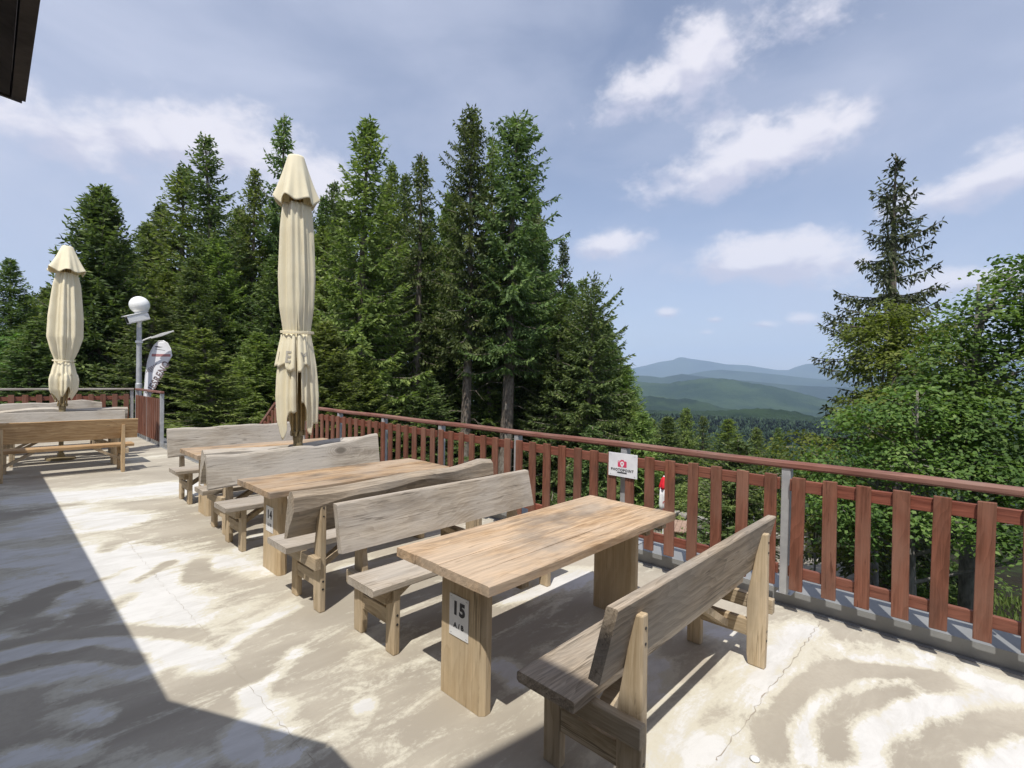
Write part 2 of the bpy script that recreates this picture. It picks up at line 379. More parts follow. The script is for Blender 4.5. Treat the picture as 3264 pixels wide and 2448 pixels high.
# ------------------------------------------------------------------ the deck (painted concrete, paint worn off in sweeps)
STROKES = [([(0.55, 8.96), (1.25, 8.8), (1.94, 8.42)], 0.55, 1), ([(0.3, 7.16), (0.68, 7.77), (0.97, 7.11)], 0.4, 1), ([(0.7, 5.97), (0.78, 5.27), (0.83, 4.61), (0.9, 4.05)], 0.36, 1.1), ([(0.98, 5.83), (1.16, 5.36), (1.4, 5.0), (1.59, 4.5)], 0.2, 0.8), ([(0.06, 4.32), (0.29, 4.27), (0.6, 4.05), (0.79, 3.85), (0.93, 3.64)], 0.07, -1.2), ([(0.06, 4.11), (0.28, 4.11), (0.57, 3.87), (0.77, 3.54), (0.9, 3.24)], 0.13, 1.1), ([(0.91, 3.28), (1.1, 3.41), (1.36, 3.54), (1.56, 3.59)], 0.05, 0.9), ([(0.06, 3.97), (0.26, 3.91), (0.41, 3.89), (0.61, 3.57)], 0.08, -1.2), ([(0.06, 3.78), (0.22, 3.72), (0.39, 3.64), (0.62, 3.4)], 0.12, 1), ([(0.3, 3.47), (0.35, 3.47)], 0.1, 0.8), ([(0.33, 3.21), (0.38, 3.09)], 0.09, 0.9), ([(0.24, 3.27), (0.29, 3.2)], 0.06, 0.6), ([(0.05, 3.03), (0.15, 2.97), (0.28, 2.87)], 0.1, 0.8), ([(0.39, 2.64), (0.6, 2.44)], 0.1, 0.7), ([(0.97, 2.77), (0.94, 2.59), (0.81, 2.49), (0.8, 2.35)], 0.09, 1.1), ([(0.99, 2.47), (0.99, 2.64)], 0.1, 0.7), ([(0.86, 2.21), (0.92, 2.18)], 0.08, 0.7), ([(1.33, 2.26), (1.33, 2.24)], 0.05, 0.75), ([(1.31, 3.01), (1.03, 2.79)], 0.06, 0.6), ([(1.52, 3.67), (1.23, 3.6)], 0.07, 0.6), ([(0.09, 6.31), (0.3, 6.22), (0.5, 5.86)], 0.5, 0.8), ([(0.09, 5.41), (0.19, 5.45)], 0.25, 0.8), ([(0.46, 4.85), (0.3, 4.5), (0.14, 4.41)], 0.16, 0.9), ([(0.43, 5.18), (0.27, 5.03), (0.11, 4.68)], 0.1, -1.2), ([(0.2, 4.47), (0.27, 4.53)], 0.1, -0.9), ([(0.49, 4.6), (0.51, 4.36)], 0.12, -0.7), ([(0.77, 5.96), (0.85, 6.16)], 0.1, -1), ([(0.83, 4.92), (1.13, 5.21)], 0.06, -1.1), ([(0.65, 5.15), (0.87, 5.29)], 0.05, -0.8), ([(1.19, 4.68), (1.33, 5.08)], 0.1, -1), ([(0.65, 4.52), (0.72, 4.6)], 0.09, -0.8), ([(3.02, 0.9), (3.34, 0.93), (3.6, 0.93), (3.86, 0.89)], 0.13, 1.1), ([(2.71, 0.85), (2.93, 0.84)], 0.07, 0.7), ([(3.66, 0.57), (3.76, 0.43), (3.89, 0.23)], 0.05, 1), ([(4.03, 0.26), (4.02, 0.31)], 0.07, 0.9), ([(3.75, 0.7), (3.91, 0.57)], 0.05, 0.6), ([(2.55, 0.58), (2.69, 0.65), (2.95, 0.65), (3.15, 0.59), (3.38, 0.47), (3.6, 0.31)], 0.1, 1), ([(2.66, 0.38), (2.94, 0.4), (3.28, 0.28), (3.6, 0.09), (3.73, -0.11)], 0.17, 1.2), ([(3.85, 0.08), (3.88, -0.03), (3.88, -0.17)], 0.14, 1.1), ([(2.98, 0.32), (3.15, 0.24), (3.52, 0.03), (3.69, -0.09)], 0.12, 1.1), ([(3.02, 0.02), (3.22, -0.08), (3.39, -0.16)], 0.12, 1.1), ([(2.18, 1.02), (2.29, 0.89), (2.28, 0.75)], 0.15, 0.9), ([(2.41, 0.94), (2.51, 0.89)], 0.06, 0.6), ([(2.51, 0.69), (2.67, 0.75), (2.89, 0.74), (3.14, 0.71), (3.48, 0.61), (3.67, 0.39), (3.77, 0.22), (3.81, 0.12)], 0.085, -1.0), ([(2.67, 0.46), (2.86, 0.52), (3.16, 0.5), (3.42, 0.36), (3.64, 0.21), (3.78, 0.13)], 0.085, -0.95), ([(2.82, 0.23), (3.11, 0.15), (3.42, -0.0), (3.69, -0.17)], 0.12, -1.0), ([(3.39, 1.53), (3.44, 1.29)], 0.15, 0.9), ([(2.8, 1.52), (2.72, 1.39), (2.45, 1.3)], 0.12, 1), ([(2.68, 1.07), (2.36, 1.08)], 0.1, 0.6), ([(2.06, 1.04), (2.32, 0.99)], 0.12, 0.9), ([(3.53, 2.54), (2.77, 2.64)], 0.2, 0.8), ([(2.19, 3.97), (2.57, 3.91)], 0.14, 1.1), ([(2.07, 2.03), (2.06, 1.85)], 0.1, 0.9), ([(1.31, 2.27), (1.35, 2.27)], 0.05, 1), ([(0.91, 2.52), (0.93, 2.4)], 0.15, 0.5), ([(2.04, 11.92), (2.36, 12.03)], 0.3, 0.4), ([(1.94, 5.41), (1.67, 5.1)], 0.15, 0.6), ([(2.82, 0.81), (2.75, 0.63), (3.03, 0.6)], 0.28, 0.72), ([(2.81, 0.4), (3.25, 0.25), (3.73, -0.03)], 0.32, 0.85), ([(3.08, -0.0), (3.41, -0.13)], 0.28, 0.8), ([(2.26, 0.88), (2.44, 0.76)], 0.3, 0.6), ([(3.08, 0.92), (3.63, 0.89)], 0.28, 0.7), ([(3.7, 0.54), (3.94, 0.17)], 0.16, 0.65), ([(0.77, 5.66), (0.86, 4.2)], 0.6, 0.55), ([(0.18, 5.7), (0.47, 4.47)], 0.5, 0.5)]

def deck():
    A0, A1, B0, B1 = -8.0, 4.148, -6.0, 16.2
    st = .045
    xs = np.linspace(A0, A1, int((A1 - A0) / st)); ys = np.linspace(B0, B1, int((B1 - B0) / st))
    X, Y = np.meshgrid(xs, ys); nx, ny = len(xs), len(ys)
    # cut the corner beyond the stairs: deck ends at x 2.70 for y > 10.6
    V = np.stack([X, Y, np.zeros_like(X)], -1).reshape(-1, 3)
    pos = np.full(X.shape, -.15); neg = np.zeros(X.shape)
    for pl, hw, v in STROKES:
        dmin = np.full(X.shape, 9e9)
        for (ax, ay), (bx, by) in zip(pl[:-1], pl[1:]):
            dx, dy = bx - ax, by - ay; L2 = dx * dx + dy * dy + 1e-9
            t = np.clip(((X - ax) * dx + (Y - ay) * dy) / L2, 0, 1)
            dmin = np.minimum(dmin, np.hypot(X - ax - t * dx, Y - ay - t * dy))
        f = np.clip(1.35 - dmin / hw, 0, 1) * v
        if v > 0: pos = np.maximum(pos, f)
        else: neg = np.maximum(neg, -f)
    fld = pos - neg
    idx = np.arange(nx * ny).reshape(ny, nx)
    q = np.stack([idx[:-1, :-1], idx[:-1, 1:], idx[1:, 1:], idx[1:, :-1]], -1).reshape(-1, 4)
    cx = X[:-1, :-1].ravel() + st / 2; cy = Y[:-1, :-1].ravel() + st / 2
    q = q[~((cy > 10.62) & (cx > 2.70))]
    me = arrays_mesh('deck_floor', V, q)
    at = me.attributes.new('paint', 'FLOAT', 'POINT'); at.data.foreach_set('value', fld.ravel().astype(np.float32))
    m, t, b = mat('worn_painted_concrete', (.4, .35, .28), .8, 0, .3)
    a = t.add('ShaderNodeAttribute'); a.attribute_name = 'paint'
    tcn = t.add('ShaderNodeTexCoord'); P = tcn.outputs['Object']
    Ps = t.mapping(P, rot=(0, 0, R(40)), sc=(.38, 1.0, 1))
    n1 = t.noise(Ps, 1.5, 9, .64, 1.0); n2 = t.noise(Ps, 6.5, 9, .72, .6); n3 = t.noise(P, 34, 6, .75); n4 = t.noise(P, 170, 3, .6)
    n5 = t.noise(t.mapping(P, loc=(9, 4, 0), rot=(0, 0, R(52)), sc=(.5, 1, 1)), .9, 6, .6, 1.2)
    fz = t.math('ADD', t.math('MULTIPLY', a.outputs['Fac'], .92), t.math('MULTIPLY', t.math('SUBTRACT', n1, .5), 1.7))
    fz = t.math('ADD', fz, t.math('ADD', t.math('MULTIPLY', t.math('SUBTRACT', n2, .5), 2.1), t.math('MULTIPLY', t.math('SUBTRACT', n3, .5), .85)))
    base = t.mix(t.mapr(n5, .36, .64), (.315, .283, .230), (.415, .377, .310))
    base = t.mix(t.mapr(n3, .38, .68, 0, .35), base, (.32, .285, .23))
    base = t.mix(t.math('MULTIPLY', t.mapr(n2, .52, .70), .45), base, (.47, .435, .355))
    base = t.mix(t.mapr(n1, .50, .68, 0, .40), base, (.48, .44, .355))
    cream = t.mix(t.mapr(fz, .02, .46), base, (.535, .505, .415))
    crisp = t.mapr(n5, .4, .6, .08, .38)
    col = t.mix(t.mapr(fz, .46, t.math('ADD', .50, crisp)), cream, t.mix(t.mapr(n2, .38, .62), (.535, .525, .50), (.62, .612, .592)))
    # worn specks, grime and dark spots
    col = t.mix(t.math('MULTIPLY', t.mapr(n4, .60, .75), .22), col, (.26, .23, .19))
    col = t.mix(t.math('MULTIPLY', t.mapr(n3, .66, .78), .30), col, (.34, .31, .26))
    vo = t.add('ShaderNodeTexVoronoi'); vo.inputs['Scale'].default_value = 4.0; t.link(P, vo.inputs['Vector'])
    col = t.mix(t.math('MULTIPLY', t.mapr(vo.outputs['Distance'], .035, .015), .55), col, (.13, .11, .095))
    t.link(col, b.inputs['Base Color'])
    t.link(t.mapr(fz, .3, .7, .85, .6), b.inputs['Roughness'])
    bump(t, b, t.math('ADD', n3, t.math('MULTIPLY', n4, .6)), .25, .004)
    d = link('deck_floor', me, m); tag(d, kind='structure')
    # slab body under the paint
    mb = MB(); mb.box(A0, 4.146, B0, 10.60, -.35, -.004); mb.box(A0, 2.698, 10.60, 16.2, -.35, -.004)
    s = mb.build('deck_slab', M_render); tag(s, kind='structure')
    # hair cracks along the panel joints
    def crack(pts, wd):
        rng = random.Random(len(pts)); mb = MB(); P2 = []
        for (ax, ay), (bx, by) in zip(pts[:-1], pts[1:]):
            n = max(2, int(math.hypot(bx - ax, by - ay) / .03))
            for i in range(n): P2.append((ax + (bx - ax) * i / n + rng.uniform(-.010, .010), ay + (by - ay) * i / n + rng.uniform(-.010, .010)))
        L = []; Rr = []
        for i, p in enumerate(P2):
            q_ = P2[min(i + 1, len(P2) - 1)]; o_ = P2[max(i - 1, 0)]
            tx, ty = q_[0] - o_[0], q_[1] - o_[1]; l = math.hypot(tx, ty) + 1e-9
            hw = wd * rng.choice((.2, .3, .5, .8, 1.3)) * .5
            L.append((p[0] - ty / l * hw, p[1] + tx / l * hw, .002)); Rr.append((p[0] + ty / l * hw, p[1] - tx / l * hw, .002))
        n = len(L); mb.add(L + Rr, [(i, i + 1, n + i + 1, n + i) for i in range(n - 1)])
        return mb
    Mc, _, _ = mat('crack_grime', (.33, .29, .235), .95)
    mb = crack([(4.14, .845), (3.5, .84), (2.81, .85), (2.2, .85)], .006)
    c = mb.build('deck_crack', Mc); tag(c, kind='structure')
    mb = crack([(.96, 6.5), (.97, 4.5), (.98, 3.4), (.98, 1.8)], .0022)
    c = mb.build('deck_crack', Mc); tag(c, kind='structure')
deck()

def deck_edge():
    mb = MB()
    # strip, upstand and cover sheet along the long side
    P = [(4.150, -.05), (4.150, .004), (4.190, .004), (4.192, .108), (4.50, .116), (4.52, -.30), (4.16, -.30)]
    mb.prism([(p[0], p[1]) for p in P], -6.0, 10.6, axis=1)
    for y in (-1.2, .05, 1.3, 2.55, 3.8, 5.05, 6.3, 7.55, 8.8):          # lap joints of the sheets
        mb.box(4.1885, 4.1915, y, y + .02, .006, .110)
    o = mb.build('deck_edge', M_flash); tag(o, kind='structure')
    mb = MB()
    P = [(2.700, -.05), (2.700, .004), (2.735, .004), (2.737, .085), (2.98, .09), (3.0, -.3), (2.71, -.3)]
    mb.prism(P, 10.62, 16.2, axis=1)
    o = mb.build('deck_edge', M_flash); tag(o, kind='structure')
    mb = MB(); mb.box(-8, 3.0, 16.2, 16.5, -.3, .08)
    o = mb.build('deck_edge', M_flash); tag(o, kind='structure')
deck_edge()

# ------------------------------------------------------------------ railings
def picket_mb(x0, x1, y0, y1, z0, z1): return MB().box(x0, x1, y0, y1, z0, z1)
rngp = random.Random(5)
def long_railing():
    t = thing('terrace_railing', 'long red picket railing with rounded handrail and grey posts on the valley side', 'railing', (4.10, 4.6, 0))
    ox, oy = 4.10, 4.6
    posts = [1.09 + 1.365 * k for k in range(-2, 8)]
    posts[-1] = 10.52
    hp = []
    n = 40
    for i in range(n + 1):
        y = -1.9 + (10.58 + 1.9) * i / n
        hp.append([(xx - .006 + .002 * math.sin(y * 5), y - oy, zz + .003 * math.sin(y * 3.1)) for xx, zz in ((-.028, 1.048), (-.034, 1.060), (-.034, 1.085), (-.022, 1.100), (.026, 1.100), (.036, 1.088), (.036, 1.060), (.028, 1.048))])
    mb = MB(); mb.loft(hp); mb.build('handrail', M_hand, t, smooth=False)
    for i, y in enumerate(posts):
        mb = MB(); mb.box(-.0275, .045, y - .03 - oy, y + .03 - oy, .120, 1.047)
        mb.box(-.028, .30, y - .05 - oy, y + .05 - oy, .1165, .1205)
        p = mb.build('post', M_galv, t, .004)
        if i < len(posts) - 1:
            y2 = posts[i + 1]; g = y2 - y
            for nm, z0, z1 in (('lower_rail', .268, .342), ('upper_rail', .890, .976)):
                mb = MB(); mb.box(-.060, -.028, y + .034 - oy, y2 - .034 - oy, z0, z1)
                mb.build(nm, M_redy, t, .004)
            c0, c1 = y + .092, y2 - .092
            for k in range(7):
                c = c0 + (c1 - c0) * k / 6 + rngp.uniform(-.004, .004); hw = .0435 + rngp.uniform(-.002, .002)
                dz = rngp.uniform(-.004, .004)
                mb = MB(); tw = rngp.uniform(-.0035, .0035)
                mb.prism([(c - hw - tw - oy, .184 + dz), (c + hw - tw - oy, .184 + dz + rngp.uniform(-.002, .002)), (c + hw + tw - oy, .998 + dz), (c - hw + tw - oy, .998 + dz + rngp.uniform(-.003, .003))], -.087 + rngp.uniform(0, .003), -.0605, axis=0)
                mb.build('picket', M_red, t, .004)
    return t
long_railing()

def side_railing():
    t = thing('terrace_railing', 'short red railing of closely seen pickets running away to the lamp post corner', 'railing', (2.69, 14.7, 0))
    oy = 14.7; H = 1.25
    ys = [13.38, 14.71, 16.02]
    mb = MB(); mb.box(-.035, .045, 13.30 - oy, 16.07 - oy, H - .05, H); mb.build('handrail', M_hand, t, .01)
    for i, y in enumerate(ys):
        mb = MB(); mb.box(-.02, .05, y - .035 - oy, y + .035 - oy, .0, H - .052); mb.build('post', M_galv, t, .004)
        if i < 2:
            y2 = ys[i + 1]
            for nm, z0, z1 in (('lower_rail', .26, .35), ('upper_rail', .96, 1.05)):
                mb = MB(); mb.box(0, .03, y + .04 - oy, y2 - .04 - oy, z0, z1); mb.build(nm, M_redy, t, .004)
            for k in range(7):
                c = y + .09 + (y2 - y - .18) * k / 6
                mb = MB(); mb.box(-.030, -.001, c - .046 - oy, c + .046 - oy, .12, 1.08); mb.build('picket', M_red, t, .004)
side_railing()

def far_railing():
    t = thing('terrace_railing', 'red railing with bleached grey handrail behind the benches at the far end of the deck', 'railing', (-1.4, 16.08, 0))
    ox = -1.4; H = 1.25
    mb = MB(); mb.box(-6.2 - ox, 2.64 - ox, -.04, .05, H - .045, H); mb.build('handrail', M_handx, t, .01)
    xs = [2.60 - 1.4 * k for k in range(7)]
    for i, x in enumerate(xs):
        mb = MB(); mb.box(x - .035 - ox, x + .035 - ox, 0, .05, 0, H - .047); mb.build('post', M_galv, t, .004)
        if i < len(xs) - 1:
            x2 = xs[i + 1]
            for nm, z0, z1 in (('lower_rail', .26, .35), ('upper_rail', .96, 1.06)):
                mb = MB(); mb.box(x2 + .04 - ox, x - .04 - ox, 0, .03, z0, z1); mb.build(nm, M_redx, t, .004)
            for k in range(6):
                c = x2 + .12 + (x - x2 - .24) * k / 5
                mb = MB(); mb.box(c - .052 - ox, c + .052 - ox, -.03, -.001, .12, 1.10); mb.build('picket', M_red, t, .004)
far_railing()

def stairs():
    t = thing('outside_stair', 'flight of steps leaving the deck between the two railings, hidden by the benches', 'stairs', (3.4, 10.6, 0))
    for k in range(10):
        mb = MB(); mb.box(-.68, .74, .02 + .3 * k, .32 + .3 * k, -.17 * (k + 1) - .05, -.17 * (k + 1)); mb.build('step', M_stone, t, .005)
    t = thing('stair_railing', 'sloping dark red stair railing going down behind the near cream parasol', 'railing', (4.10, 10.6, 0))
    sl = .62
    mb = MB()
    mb.loft([[(dx, y, 1.075 - sl * y + dz) for dx, dz in ((-.035, -.03), (.035, -.03), (.035, .03), (-.035, .03))] for y in (.0, 1.4, 2.9)])
    mb.build('handrail', M_hand, t)
    for z in (.30, .90):
        mb = MB(); mb.loft([[(dx, y, z - sl * y + dz) for dx, dz in ((-.018, -.04), (.012, -.04), (.012, .04), (-.018, .04))] for y in (.02, 2.9)]); mb.build('rail', M_redy, t)
    for k in range(14):
        y = .10 + .2 * k
        mb = MB(); mb.box(-.046, -.0185, y - .043, y + .043, .17 - sl * y, .99 - sl * y); mb.build('picket', M_red, t, .004)
    for y in (1.45, 2.85):
        mb = MB(); mb.box(.013, .063, y - .03, y + .03, -2.0, 1.04 - sl * y); mb.build('post', M_galv, t, .004)
stairs()

# ------------------------------------------------------------------ benches
BL = 1.79
BENCH_GROUP = 'rustic larch benches at the tables'
def board_sections(n, L, fn):
    return [fn(-L / 2 + L * i / n) for i in range(n + 1)]

def bench(b0, s, a0, label, back='plank', M_seat=None, M_back=None, M_legs=None, btop=.86, seatd=.31, L=BL, seed=1, bolts=False, backl=None, wave=None, thick=.05, seat_live=False):
    """b0 = rear face of the rear legs, s = side the seat is on, a0 = end nearest the lodge"""
    rng = random.Random(seed)
    M_seat = M_seat or M_grey; M_back = M_back or M_grey; M_legs = M_legs or M_leg
    t = thing('wooden_bench', label, 'bench', (a0 + L / 2, b0, 0), (0, 0, 0 if s > 0 else math.pi), BENCH_GROUP)
    ph = rng.uniform(0, 6)
    # seat
    v0, v1 = .198, .188 + seatd
    secs = []
    n = 26
    for i in range(n + 1):
        u = -L / 2 + L * i / n
        w1 = (.012 * math.sin(u * 3.1 + ph) + .006 * math.sin(u * 9 + ph)) if seat_live else .001 * math.sin(u * 5 + ph)
        w0 = (.008 * math.sin(u * 2.3 + 2 * ph)) if seat_live else 0
        e = .003 if 0 < i < n else 0
        zt = .45 + .0015 * math.sin(u * 4 + ph)
        secs.append([(u, v0 + w0 + .004, .402), (u, v1 + w1 - .012, .402), (u, v1 + w1, .412), (u, v1 + w1 - .001, zt - .007), (u, v1 + w1 - .008, zt), (u, v0 + w0 + .006, zt), (u, v0 + w0, zt - .006)])
    mb = MB(); mb.loft(secs); mb.build('seat', M_seat, t)
    # backrest
    bl = backl or L
    secs = []
    zb = .56
    for i in range(n * 2 + 1):
        u = -bl / 2 + bl * i / (n * 2); r = i / (n * 2)
        if back == 'plank':
            zt = btop + .001 * math.sin(u * 5); z0 = zb
            secs.append([(u, .088, z0), (u, .088 + thick, z0 + .006), (u, .016 + thick, zt - .006), (u, .012 + thick, zt), (u, .020, zt + .001), (u, .016, zt - .006)])
        elif back == 'live':
            wv = wave(r) if wave else 0
            zt = btop + wv + .008 * math.sin(u * 6.3 + ph) + .004 * math.sin(u * 15 + ph * 2)
            z0 = zb + .010 * math.sin(u * 2.6 + ph * 3) + .004 * math.sin(u * 11)
            secs.append([(u, .098, z0 + .012), (u, .110, z0), (u, .094 + thick, z0 + .004), (u, .098 + thick, z0 + .02), (u, .035 + thick, zt - .02), (u, .026 + thick, zt - .004), (u, .040, zt), (u, .030, zt - .012)])
        else:  # half log with a rounded rear
            wv = wave(r) if wave else 0
            zt = btop + wv + .010 * math.sin(u * 5 + ph); bulge = .035 + .012 * math.sin(u * 4.2 + ph * 2) + .006 * math.sin(u * 11)
            zs = .73 + .03 * math.sin(u * 3.5 + ph) + .014 * math.sin(u * 9)
            secs.append([(u, .108, .545), (u, .150, .535), (u, .120, .72), (u, .085, zt - .02), (u, .070, zt), (u, .035, zt + .004), (u, .012 - bulge * .35, zt - .03), (u, .030 - bulge, zs + .06), (u, .048 - bulge * .55, zs), (u, .068, zs - .05)])
    mb = MB(); mb.loft(secs); mb.build('backrest', M_back, t)
    for e in (-1, 1):
        ue = e * (L / 2 - .1775)
        fl = MB(); x0, x1 = ue - .0225, ue + .0225
        fl.prism([(.385, 0), (.475, 0), (.478, .40), (.385, .40)], x0, x1, 0)
        flo = fl.build('front_leg', M_legs, t, .007)
        rl = MB(); rl.prism([(.006, 0), (.100, 0), (.108, .06), (.112, .36), (.105, .44), (.044, .788), (.004, .792), (0, .3)], x0, x1, 0)
        rlo = rl.build('rear_leg', M_legs, t, .007)
        mb = MB(); mb.box(ue - .019, ue + .019, .1035, .3845, .165, .262); mb.build('stretcher', M_cross, t, .004)
        ub = e * (L / 2 - .1315)
        mb = MB(); mb.box(ub - .0225, ub + .0225, -.018, .455, .315, .400); mb.build('seat_bearer', M_cross, t, .004)
        # brace from the stretcher up to the middle of the seat
        p0 = Vector((ue - e * .020, .25, .20)); p1 = Vector((ue - e * .36, .25, .402)); dv = (p1 - p0).normalized(); up = Vector((0, 1, 0)); nn = dv.cross(up)
        q = [p0 + up * a + nn * c for a, c in ((-.035, -.02), (.035, -.02), (.035, .02), (-.035, .02))] + [p1 + up * a + nn * c for a, c in ((-.035, -.02), (.035, -.02), (.035, .02), (-.035, .02))]
        mb = MB(); mb.loft([q[:4], q[4:]]); mb.build('brace', M_cross, t)
        if bolts:
            for zz in (.185, .24):
                mb = MB(); mb.lathe([(.0075, 0), (.0075, .003), (.003, .0032)], 10); m_ = mb.build('bolt', M_black, flo); m_.matrix_local = Matrix.Translation((ue, .4765, zz)) @ Matrix.Rotation(-math.pi / 2, 4, 'X')
                mb = MB(); mb.lathe([(.0075, 0), (.0075, .003), (.003, .0032)], 10); m_ = mb.build('bolt', M_black, rlo); m_.matrix_local = Matrix.Translation((ue, .0035, zz - .02)) @ Matrix.Rotation(math.pi / 2, 4, 'X')
            for zz in (.68, .74):
                mb = MB(); mb.lathe([(.006, 0), (.006, .003), (.003, .0032)], 10); m_ = mb.build('bolt', M_black, rlo); m_.matrix_local = Matrix.Translation((ue, .0035, zz)) @ Matrix.Rotation(math.pi / 2, 4, 'X')
    return t

W_ = lambda *pts: (lambda r: float(np.interp(r, [p[0] for p in pts], [p[1] for p in pts])))
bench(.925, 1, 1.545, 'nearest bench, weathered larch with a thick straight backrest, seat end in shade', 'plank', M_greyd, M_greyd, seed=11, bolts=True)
bench(3.03, -1, 1.53, 'grey bench with a straight plain plank backrest facing the table numbered 15', 'plank', M_grey, M_grey, seed=12, bolts=True, backl=1.80)
bench(3.378, 1, 1.465, 'near side bench of the table numbered 14, its backrest a rounded half log', 'log', M_grey, M_greyd, seed=13, bolts=True, btop=.875, seatd=.37, backl=1.86,
      wave=W_((0, 0), (.45, .0), (.75, .012), (.93, .055), (1, .03)), seat_live=True)
bench(5.53, -1, 1.50, 'far side bench of the table numbered 14, pale backrest with a wavy rising top', 'live', M_grey, M_pale, seed=14, btop=.875, seatd=.34, backl=1.86,
      wave=W_((0, .085), (.06, .07), (.22, .028), (.4, .012), (.7, 0), (1, .0)), seat_live=True, thick=.045)
bench(5.69, 1, 1.55, 'bench behind the near cream parasol facing the table numbered 13, bleached half log backrest', 'log', M_grey, M_pale, seed=15, btop=.885, backl=1.88,
      wave=W_((0, 0), (.6, .0), (.85, .02), (1, .03)), seat_live=True)
bench(7.81, -1, 1.62, 'bench beyond the table numbered 13, broad bleached backrest in front of the stair gap', 'live', M_grey, M_pale, seed=16, btop=.945, seatd=.36, backl=1.78,
      wave=W_((0, .02), (.15, .01), (.35, -.012), (.6, 0), (1, -.01)), seat_live=True, thick=.045)
bench(10.447, 1, -.03, 'new looking yellow larch bench on the left, partly in the roof shade', 'plank', M_new, M_new, M_newz, seed=17, btop=.885, backl=1.83)
bench(12.60, -1, .12, 'grey bench with straight bleached backrest just behind the yellow bench', 'plank', M_pale, M_pale, seed=18, btop=.90, backl=1.80)
bench(12.80, 1, .16, 'bench with white wavy log backrest standing behind the far cream parasol', 'log', M_pale, M_pale, seed=19, btop=.925, backl=1.9,
      wave=W_((0, 0), (.25, .035), (.4, .05), (.55, .02), (1, .015)))
bench(14.95, -1, .05, 'farthest bench, pale humped backrest against the far red railing', 'live', M_pale, M_pale, seed=20, btop=.965, backl=1.8,
      wave=W_((0, 0), (.2, .05), (.35, .04), (.5, 0), (1, -.01)))

# ------------------------------------------------------------------ tables
TABLE_GROUP = 'thick topped larch tables on the deck'
def table(a0, bc, label, M_top, number=None, sub=None, L=1.80, Wd=.72, seed=1):
    rng = random.Random(seed)
    t = thing('wooden_table', label, 'table', (a0, bc - Wd / 2, 0), (0, 0, 0), TABLE_GROUP)
    mb = MB()
    cuts = [0, .168, .365, .555, Wd]
    gaps = [.0012, .0026, .0012]
    n = 20
    for i in range(4):
        v0 = cuts[i] + (gaps[i - 1] / 2 if i else 0); v1 = cuts[i + 1] - (gaps[i] / 2 if i < 3 else 0)
        secs = []
        e0 = rng.uniform(-.003, .003); e1 = rng.uniform(-.004, .004)
        for k in range(n + 1):
            u = e0 + (L + e1 - e0) * k / n
            w0 = .003 * math.sin(u * 4 + seed) if i == 0 else 0; w1 = .003 * math.sin(u * 3 + seed) if i == 3 else 0
            zt = .75 + .0012 * math.sin(u * 3 + i * 2 + seed)
            c = .005 if i in (0, 3) else .0015
            secs.append([(u, v0 + w0, .700), (u, v1 + w1, .700), (u, v1 + w1, zt - c), (u, v1 + w1 - c, zt), (u, v0 + w0 + c, zt), (u, v0 + w0, zt - c)])
        mb.loft(secs)
    mb.build('tabletop', M_top, t, .003)
    lw = .345
    for e in (0, 1):
        u0, u1 = (.145, .225) if e == 0 else (L - .225, L - .145)
        mb = MB(); v0, v1 = Wd / 2 - lw / 2, Wd / 2 + lw / 2; c = .022
        mb.prism([(u0, v0 + c), (u0 + c, v0), (u1 - c, v0), (u1, v0 + c), (u1, v1 - c), (u1 - c, v1), (u0 + c, v1), (u0, v1 - c)], 0, .6985, axis=2)
        lg = mb.build('leg', M_legdark, t, .002)
        if e == 0 and number:
            mb = MB(); mb.box(u0 - .0035, u0 - .0012, Wd / 2 + .008 - .075, Wd / 2 + .008 + .075, .334, .548)
            pl = mb.build('number_plate', M_paper, t)
            fm = Matrix(((0, 0, -1, u0 - .0042), (-1, 0, 0, Wd / 2 + .008), (0, 1, 0, .478), (0, 0, 0, 1)))
            text_mesh('lettering', number, .092, M_ink, pl, fm, .0045, spacing=1.15)
            fm = fm.copy(); fm[2][3] = .392
            text_mesh('lettering', 'A / B', .036, M_ink, pl, fm, .0012, spacing=1.05)
            for yy, zz in ((-.06, .535), (.06, .535), (-.06, .347), (.06, .347)):
                mb = MB(); mb.box(u0 - .0048, u0 - .0034, Wd / 2 + .008 + yy - .006, Wd / 2 + .008 + yy + .006, zz - .001, zz + .001); mb.build('staple', M_galv, pl)
    for u0 in (.262, L - .322, L - .10):
        mb = MB(); mb.box(u0, u0 + .055, .045, Wd - .06, .645, .6985); mb.build('batten', M_cross, t, .003)
    return t
table(1.54, 1.952, 'nearest table, thick honey brown top, number 15 on its leg', M_honey, '15', 'A / B', seed=3)
table(1.525, 4.412, 'table with number 14 on its leg, between two pairs of benches', M_honey, '14', seed=5, L=1.79)
table(1.63, 6.76, 'table with number 13 on its leg, behind the near cream parasol', M_honey, '13', seed=7)
table(.0, 11.52, 'table hidden behind the yellow bench on the left', M_grey, None, seed=8)
table(.05, 13.88, 'farthest table, between the two far bleached benches', M_grey, None, seed=9)

